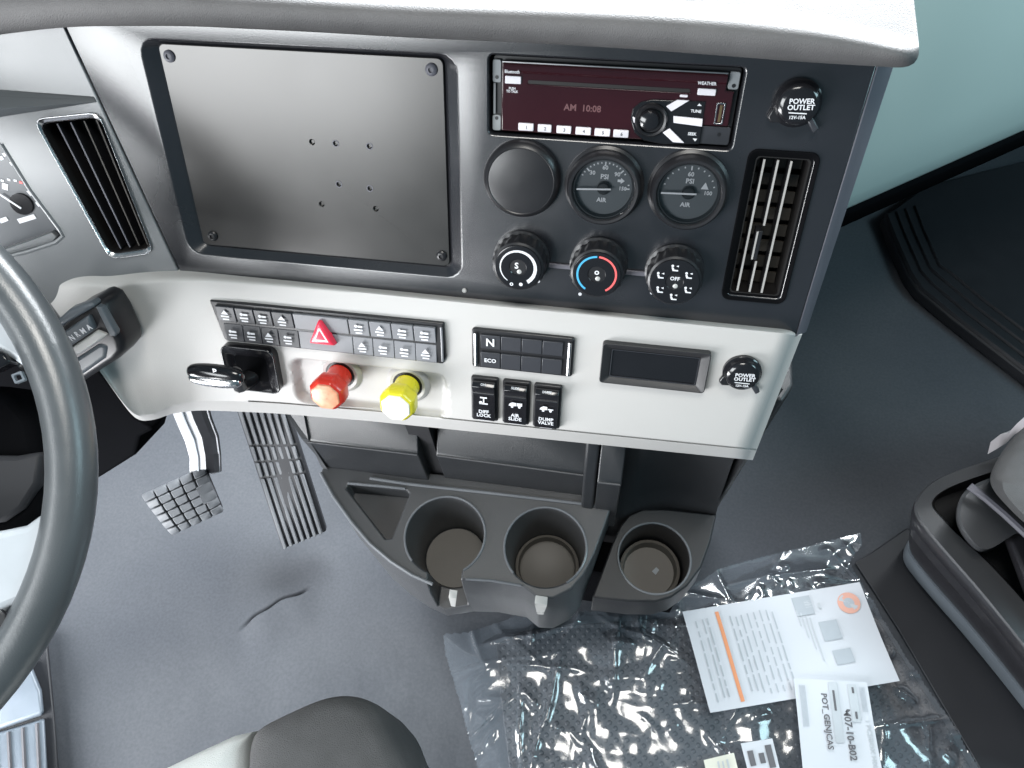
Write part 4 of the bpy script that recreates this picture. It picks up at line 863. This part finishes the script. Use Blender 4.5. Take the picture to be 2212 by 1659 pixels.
lp(mk('cushion', loft([zring(cush, .24), zring(off(cush, -3, 0), .30), zring(off(cush, 4, 4), .335), zring(off(cush, 24, 10), .352), zring(off(cush, 80, 20), .36)]), m_seat1, ps, True, ang=60), ps)
pp = [on_z(x, y, z) for x, y, z in ((2132, 972, .222), (2150, 962, .226), (2172, 948, .232), (2190, 930, .24), (2212, 916, .25), (2260, 900, .26))]
rings = [[p + np.array([0, .006, .012]) * (1 + .4 * sin(i * 2)), p + np.array([.002, -.004, -.004]), p + np.array([.004, -.002, -.006]), p + np.array([.003, .008, .010])] for i, p in enumerate(pp)]
tg = mk('plastic_strip', loft(rings), m_whiteb, smooth=True); tag(tg, 'torn white plastic strip on the passenger seat base', 'strip')
rp = [(1846, 1215), (1880, 1195), (1960, 1140), (2060, 1230), (2420, 1690), (2150, 1720), (2110, 1650), (1940, 1360)]
rz_ = mk('seat_plate', loft([zring(rp, .002), zring(rp, .010)]), m_pedd, bevel=.002); tag(rz_, 'smooth black floor plate between the bag and the passenger seat base', 'plate')
# ================================================================== DRIVER SEAT
ds = empty('driver_seat', tuple(on_z(700, 1800, 0))); tag(ds, 'grey cloth driver seat cushion at the bottom edge', 'seat')
sb = [(548, 2100), (541, 1660), (547, 1602), (566, 1573), (620, 1546), (690, 1514), (735, 1502), (775, 1502), (818, 1520), (843, 1556), (858, 1600), (884, 1660), (1010, 1900), (1010, 2100)]
sb = chaikin(sb)
def scl(P, k): c = np.mean(P, 0); return [c + (p - c) * k for p in P]
ZS = .50
base = [np.array(p) for p in zring(sb, ZS)]
up = lambda P, z: [np.array([p[0], p[1], z]) for p in P]
lp(mk('side_bolster', loft([up(scl(base, .94), ZS - .16), up(scl(base, 1.0), ZS - .10), up(base, ZS - .02), up(scl(base, .985), ZS), up(scl(base, .95), ZS + .014), up(scl(base, .88), ZS + .022), up(scl(base, .7), ZS + .026), up(scl(base, .3), ZS + .027)]), m_seat1, ds, True, ang=70), ds)
sc = [(546, 2100), (539, 1660), (545, 1600), (560, 1576), (520, 1585), (440, 1622), (350, 1666), (180, 1760), (180, 2100)]
b2 = [np.array(p) for p in zring(sc, ZS - .004)]
lp(mk('seat_insert', loft([up(scl(b2, .96), ZS - .15), up(b2, ZS - .02), up(scl(b2, .985), ZS - .006), up(scl(b2, .95), ZS + .004), up(scl(b2, .8), ZS + .010), up(scl(b2, .3), ZS + .012)]), m_seat2, ds, True, ang=70), ds)
# ================================================================== DOOR SILL at the lower left
si = empty('door_sill_step', tuple(on_z(40, 1600, 0))); tag(si, 'pale ribbed tread plate at the driver door sill', 'step')
lp(mk('dark_gap', loft([zring(((-60, 1320), (104, 1385), (113, 1480), (120, 1560), (135, 1760), (-60, 1800)), .008), zring(((-60, 1320), (102, 1387), (111, 1480), (119, 1560), (132, 1760), (-60, 1800)), .020)]), m_pedd, si, bevel=.003), si)
lp(mk('tread_top', loft([zring(((-120, 1420), (68, 1432), (92, 1490), (97, 1545), (-120, 1620)), .02), zring(((-120, 1425), (66, 1437), (88, 1492), (94, 1540), (-120, 1612)), .035)]), m_sill, si, bevel=.005, seg=3), si)
lp(mk('tread_plate', loft([zring(((-150, 1625), (97, 1550), (112, 1800), (-150, 1800)), .02), zring(((-150, 1628), (95, 1554), (108, 1800), (-150, 1800)), .030)]), m_sill, si, bevel=.003), si)
for i in range(9):
    x = 80 - i * 31; y0 = 1563 + i * 9.5
    lp(mk('tread_groove', tube([on_z(x, y0, .031), on_z(x + 6, 1700, .031), on_z(x + 12, 1810, .031)], .0028, 6), m_ink2, si, True), si)
# ================================================================== BAG, MAT AND PAPERS
def inside(p, poly):
    c = False; n = len(poly)
    for i in range(n):
        a, b = poly[i], poly[(i + 1) % n]
        if (a[1] > p[1]) != (b[1] > p[1]) and p[0] < (b[0] - a[0]) * (p[1] - a[1]) / (b[1] - a[1]) + a[0]: c = not c
    return c
ZB = .022
bag_px = [(955, 1366), (1010, 1362), (1060, 1345), (1110, 1328), (1200, 1325), (1300, 1315), (1440, 1300), (1490, 1265), (1560, 1222), (1640, 1200), (1760, 1172), (1866, 1144), (1868, 1172), (1838, 1210), (1875, 1270), (1910, 1330), (1960, 1410), (2060, 1560), (2120, 1660), (2260, 1900), (1100, 1900), (1030, 1660), (990, 1510), (960, 1410)]
bag_poly = [tuple(on_z(x, y, ZB)[:2]) for x, y in bag_px]
sheet_px = [(1474, 1322), (1856, 1258), (1943, 1471), (1534, 1540)]
sheet_xy = [tuple(on_z(x, y, .05)[:2]) for x, y in sheet_px]
def seg_d(p, poly):
    m = 9
    for i in range(len(poly)):
        a, b = np.array(poly[i]), np.array(poly[(i + 1) % len(poly)]); t = np.clip(np.dot(p - a, b - a) / np.dot(b - a, b - a), 0, 1); m = min(m, np.linalg.norm(p - a - (b - a) * t))
    return m
def ridge(x, y, sc, seed, an=(1, 1), rot=0.0):
    xr, yr = x * cos(rot) - y * sin(rot), x * sin(rot) + y * cos(rot)
    wx = .35 * noise.noise((xr * sc * .7, yr * sc * .7, seed + 5)); wy_ = .35 * noise.noise((xr * sc * .7, yr * sc * .7, seed + 9))
    return 1 - abs(noise.noise((xr * sc * an[0] + wx, yr * sc * an[1] + wy_, seed))) * 2.2
rb = random.Random(11)
FOLDS = []
for k in range(7):
    a = rb.uniform(0, pi); f = (5 + 3.0 * k) * rb.uniform(.85, 1.15); FOLDS.append((cos(a), sin(a), f, rb.uniform(0, 1), .050 / f * rb.uniform(.6, 1.2), rb.uniform(0, 50)))
SEG = []
for k in range(230):
    x, y = rb.uniform(-.2, .58), rb.uniform(0, .48); a = rb.choice((1.35, 1.35, .45, 2.3, 1.9, 0.1)) + rb.gauss(0, .25); L_ = rb.uniform(.010, .045) if k > 70 else rb.uniform(.05, .20); SEG.append((x, y, x + cos(a) * L_, y + sin(a) * L_, rb.uniform(.002, .0065), rb.uniform(.0026, .0060)))
SEG = np.array(SEG); SA, SB = SEG[:, :2], SEG[:, 2:4]; SD = SB - SA; SL = (SD ** 2).sum(1); BPA = np.array(bag_poly); BPD = np.roll(BPA, -1, 0) - BPA; BPL = (BPD ** 2).sum(1)
def bag_h(x, y):
    p = np.array([x, y]); t = np.clip(((p - BPA) * BPD).sum(1) / BPL, 0, 1); e = np.sqrt((((p - BPA) - BPD * t[:, None]) ** 2).sum(1)).min()
    h = .007 + .013 * sstep(e, -.01, .07)
    px_, py_ = x + .008 * noise.noise((x * 13, y * 13, 1)), y + .008 * noise.noise((x * 13, y * 13, 5)); p2 = np.array([px_, py_])
    t = np.clip(((p2 - SA) * SD).sum(1) / SL, 0, 1); d = np.sqrt((((p2 - SA) - SD * t[:, None]) ** 2).sum(1)); am = SEG[:, 4] * (1 - .75 * np.abs(2 * t - 1) ** 3)
    wdt = SEG[:, 5]; c = am * np.exp(-d / wdt); h += min(.016, float(c.sum()))
    rough = .30 + .70 * sstep(y, .37, .27) * sstep(x, -.17, -.05)
    for (cx, cy, f, ph, am_, sd) in FOLDS:
        g = noise.noise((x * 6, y * 6, sd)); wob = .3 * noise.noise((x * 4, y * 4, sd + 3)) + .12 * noise.noise((x * 13, y * 13, sd + 7))
        t_ = (x * cx + y * cy) * f + ph + wob * f * .16; tri = abs(t_ - math.floor(t_) - .5) * 2
        h += am_ * max(0, .2 + 1.5 * g) * tri * rough
    h += .0009 * noise.noise((x * 55, y * 55, 2.2)) * rough + .0022 * noise.noise((x * 24, y * 24, 8.2)) * rough
    if inside((x, y), sheet_xy): h = min(h, .040)
    return max(.004, h)
def bag_geo():
    xs = np.arange(-.23, .62, .0027); ys = np.arange(.0, .52, .0027); idx = {}; V = []; Fc = []
    def vid(i, j):
        if (i, j) not in idx:
            idx[(i, j)] = len(V); V.append((xs[i], ys[j], bag_h(xs[i], ys[j])))
        return idx[(i, j)]
    for i in range(len(xs) - 1):
        for j in range(len(ys) - 1):
            if inside((xs[i] + .0013, ys[j] + .0013), bag_poly): Fc.append((vid(i, j), vid(i + 1, j), vid(i + 1, j + 1), vid(i, j + 1)))
    return V, Fc
bag = mk('plastic_bag', bag_geo(), m_film, smooth=True, ang=180); tag(bag, 'crumpled clear plastic bag lying on the floor below the console', 'plastic bag')
hem = [tuple(on_z(x, y, .014)) for x, y in bag_px[:19] + [(1030, 1700), (990, 1510), (960, 1410)]]
mat_px = [(1072, 1392), (1130, 1362), (1240, 1348), (1460, 1335), (1560, 1290), (1700, 1245), (1815, 1215), (1850, 1260), (1930, 1390), (2040, 1560), (2180, 1800), (1120, 1800), (1100, 1660), (1080, 1500)]
mp_ = [on_z(x, y, .008) for x, y in mat_px]
rm = mk('rubber_mat', loft([[(p[0], p[1], z) for p in mp_] for z in (.003, .0085)]), m_dots, bevel=.002); tag(rm, 'black dotted rubber mat inside the clear plastic bag', 'mat')
def sheet(name, px, z, mat, lab, cat, curl=.004, N=14):
    q = [on_z(x, y, z) for x, y in px]; P = lambda s, t: q[0] * (1 - s) * (1 - t) + q[1] * s * (1 - t) + q[2] * s * t + q[3] * (1 - s) * t
    hh = lambda s, t: curl * (.5 * sin(s * 4 + t) + .5 * sin(t * 5 + s * 2)) + curl * .5 * (2 * s - 1) ** 4
    V = []; Fc = []
    for dz in (0, -.0006):
        for j in range(N + 1):
            for i in range(N + 1):
                s, t = i / N, j / N; p = P(s, t); V.append((p[0], p[1], p[2] + hh(s, t) + dz))
    k = N + 1; o_ = k * k
    for j in range(N):
        for i in range(N):
            a = j * k + i; Fc.append((a, a + 1, a + k + 1, a + k)); Fc.append((o_ + a + k, o_ + a + k + 1, o_ + a + 1, o_ + a))
    for i in range(N):
        Fc += [(i + 1, i, o_ + i, o_ + i + 1), (N * k + i, N * k + i + 1, o_ + N * k + i + 1, o_ + N * k + i), (i * k, (i + 1) * k, o_ + (i + 1) * k, o_ + i * k), ((i + 1) * k + N, i * k + N, o_ + i * k + N, o_ + (i + 1) * k + N)]
    o = mk(name, (V, Fc), mat, smooth=True, ang=60); tag(o, lab, cat)
    def pr(nm, st_poly, m, up=.0011):      # flat print that follows the sheet
        gs = []
        for (s0, t0, s1, t1) in st_poly:
            n = max(2, int(abs(s1 - s0) * 30)); m_ = max(2, int(abs(t1 - t0) * 40)); rows = []
            for a in range(n + 1):
                s = s0 + (s1 - s0) * a / n; r = []
                for b_ in range(m_ + 1):
                    t = t0 + (t1 - t0) * b_ / m_; p = P(s, t); r.append((p[0], p[1], p[2] + hh(s, t) + up))
                rows.append(r)
            gs.append(loft(rows, closed=False))
        return mk(nm, join(*gs), m, o)
    return o, P, hh, pr
ins, PI_, hI, prI = sheet('instruction_sheet', sheet_px, .050, m_paper, 'white printed instruction sheet with an orange stripe lying on the bag', 'paper', .003)
def vline(s0, t0, t1, wd): return (s0, t0, s0 + wd, t1)
prI('orange_stripe', [vline(.17 + .008 * 0, .06, .95, .020)], m_orange)
L = []
for i, s in enumerate((.05, .09, .115, .24, .27, .30, .335, .37, .405, .44, .47)):
    t = .10 + .06 * random.random()
    while t < .90:
        d = .05 + .16 * random.random(); L.append((s, t, s + .008, min(.92, t + d))); t += d + .02 + .02 * random.random()
prI('text_lines', L, m_pale)
prI('text_lines', [(.60 + .02 * i, .18 + .03 * i, .608 + .02 * i, .34 + .12 * i) for i in range(4)] + [(.66, .10, .70, .17), (.73, .14, .745, .2)], m_ink)
prI('grey_photo', [(.70, .33, .80, .52), (.72, .62, .82, .76), (.60, .05, .70, .24)], m_pale)
def ring_print(cs, ct, r0, r1, a0, a1, m, nm, sq=1.0):
    V = []; n = 20; Fc = []
    for i in range(n + 1):
        a = rad(a0 + (a1 - a0) * i / n)
        for r in (r0, r1):
            s, t = cs + r * cos(a), ct + r * 1.75 * sin(a); p = PI_(s, t); V.append((p[0], p[1], p[2] + hI(s, t) + .0008))
    for i in range(n): Fc.append((2 * i, 2 * i + 1, 2 * i + 3, 2 * i + 2))
    return mk(nm, (V, Fc), m, ins)
ring_print(.90, .19, .030, .062, 0, 360, m_salmon, 'logo_ring'); ring_print(.90, .19, .002, .030, 0, 360, m_pale, 'logo_centre'); ring_print(.90, .19, .010, .055, 30, 75, m_ink, 'logo_mark'); ring_print(.90, .19, .010, .055, 205, 250, m_ink, 'logo_mark')
lab_px = [(1714, 1466), (1872, 1474), (1912, 1700), (1738, 1700)]
lbs, PL, hL, prL = sheet('parts_label_sheet', lab_px, .058, m_paper, 'narrow white parts label sheet with dark code lines overlapping the instruction sheet', 'paper', .002)
[prL('code_block', [q_], m_ink) for q_ in ((.46, .02, .58, .60), (.72, .03, .84, .40))]; [prL('code_mark', [q_], m_ink2, .0016) for q_ in ((.50, .10, .53, .30), (.77, .06, .80, .12), (.77, .30, .80, .37))]
prL('barcode', [(.06 + .012 * i, .06, .066 + .012 * i, .46) for i in range(7)], m_pale); prL('barcode', [(.88 + .015 * i, .05, .886 + .015 * i, .3) for i in range(5)], m_pale)
def on_sheet_text(s, P, h, par, ss, tt2, size, mat):
    p = P(ss, tt2); a, b = P(ss, tt2 - .05), P(ss, tt2 + .05); d = b - a; ang = math.atan2(d[1], d[0])
    o = text('lettering', s, size, (p[0], p[1], p[2] + h(ss, tt2) + .0012), mat, None, rz=ang); o.parent = par
on_sheet_text('M07-10-B02', PL, hL, lbs, .66, .52, .0125, m_ink2); on_sheet_text('POT_GENJCAS', PL, hL, lbs, .38, .40, .0105, m_ink2); on_sheet_text('1 PCS/BOX H005', PL, hL, lbs, .92, .62, .0085, m_ink)
sl_, PS, hS, prS = sheet('small_label', [(1600, 1606), (1668, 1595), (1700, 1720), (1632, 1730)], .050, m_paper, 'small white tag with a dark square code on the bag', 'label', .001, 6)
prS('code_block', [(.12, .15, .30, .42), (.45, .22, .62, .40), (.12, .55, .30, .75), (.70, .1, .9, .5), (.45, .55, .85, .62)], m_ink2)
cr_, PC, hC, prC = sheet('cream_tag', [(1520, 1642), (1585, 1626), (1612, 1730), (1540, 1740)], .046, m_cream, 'cream paper tag beside the small white tag', 'label', .001, 6)
prC('text_lines', [(.4, .1, .46, .4), (.55, .12, .6, .4), (.7, .1, .76, .3)], m_ink)
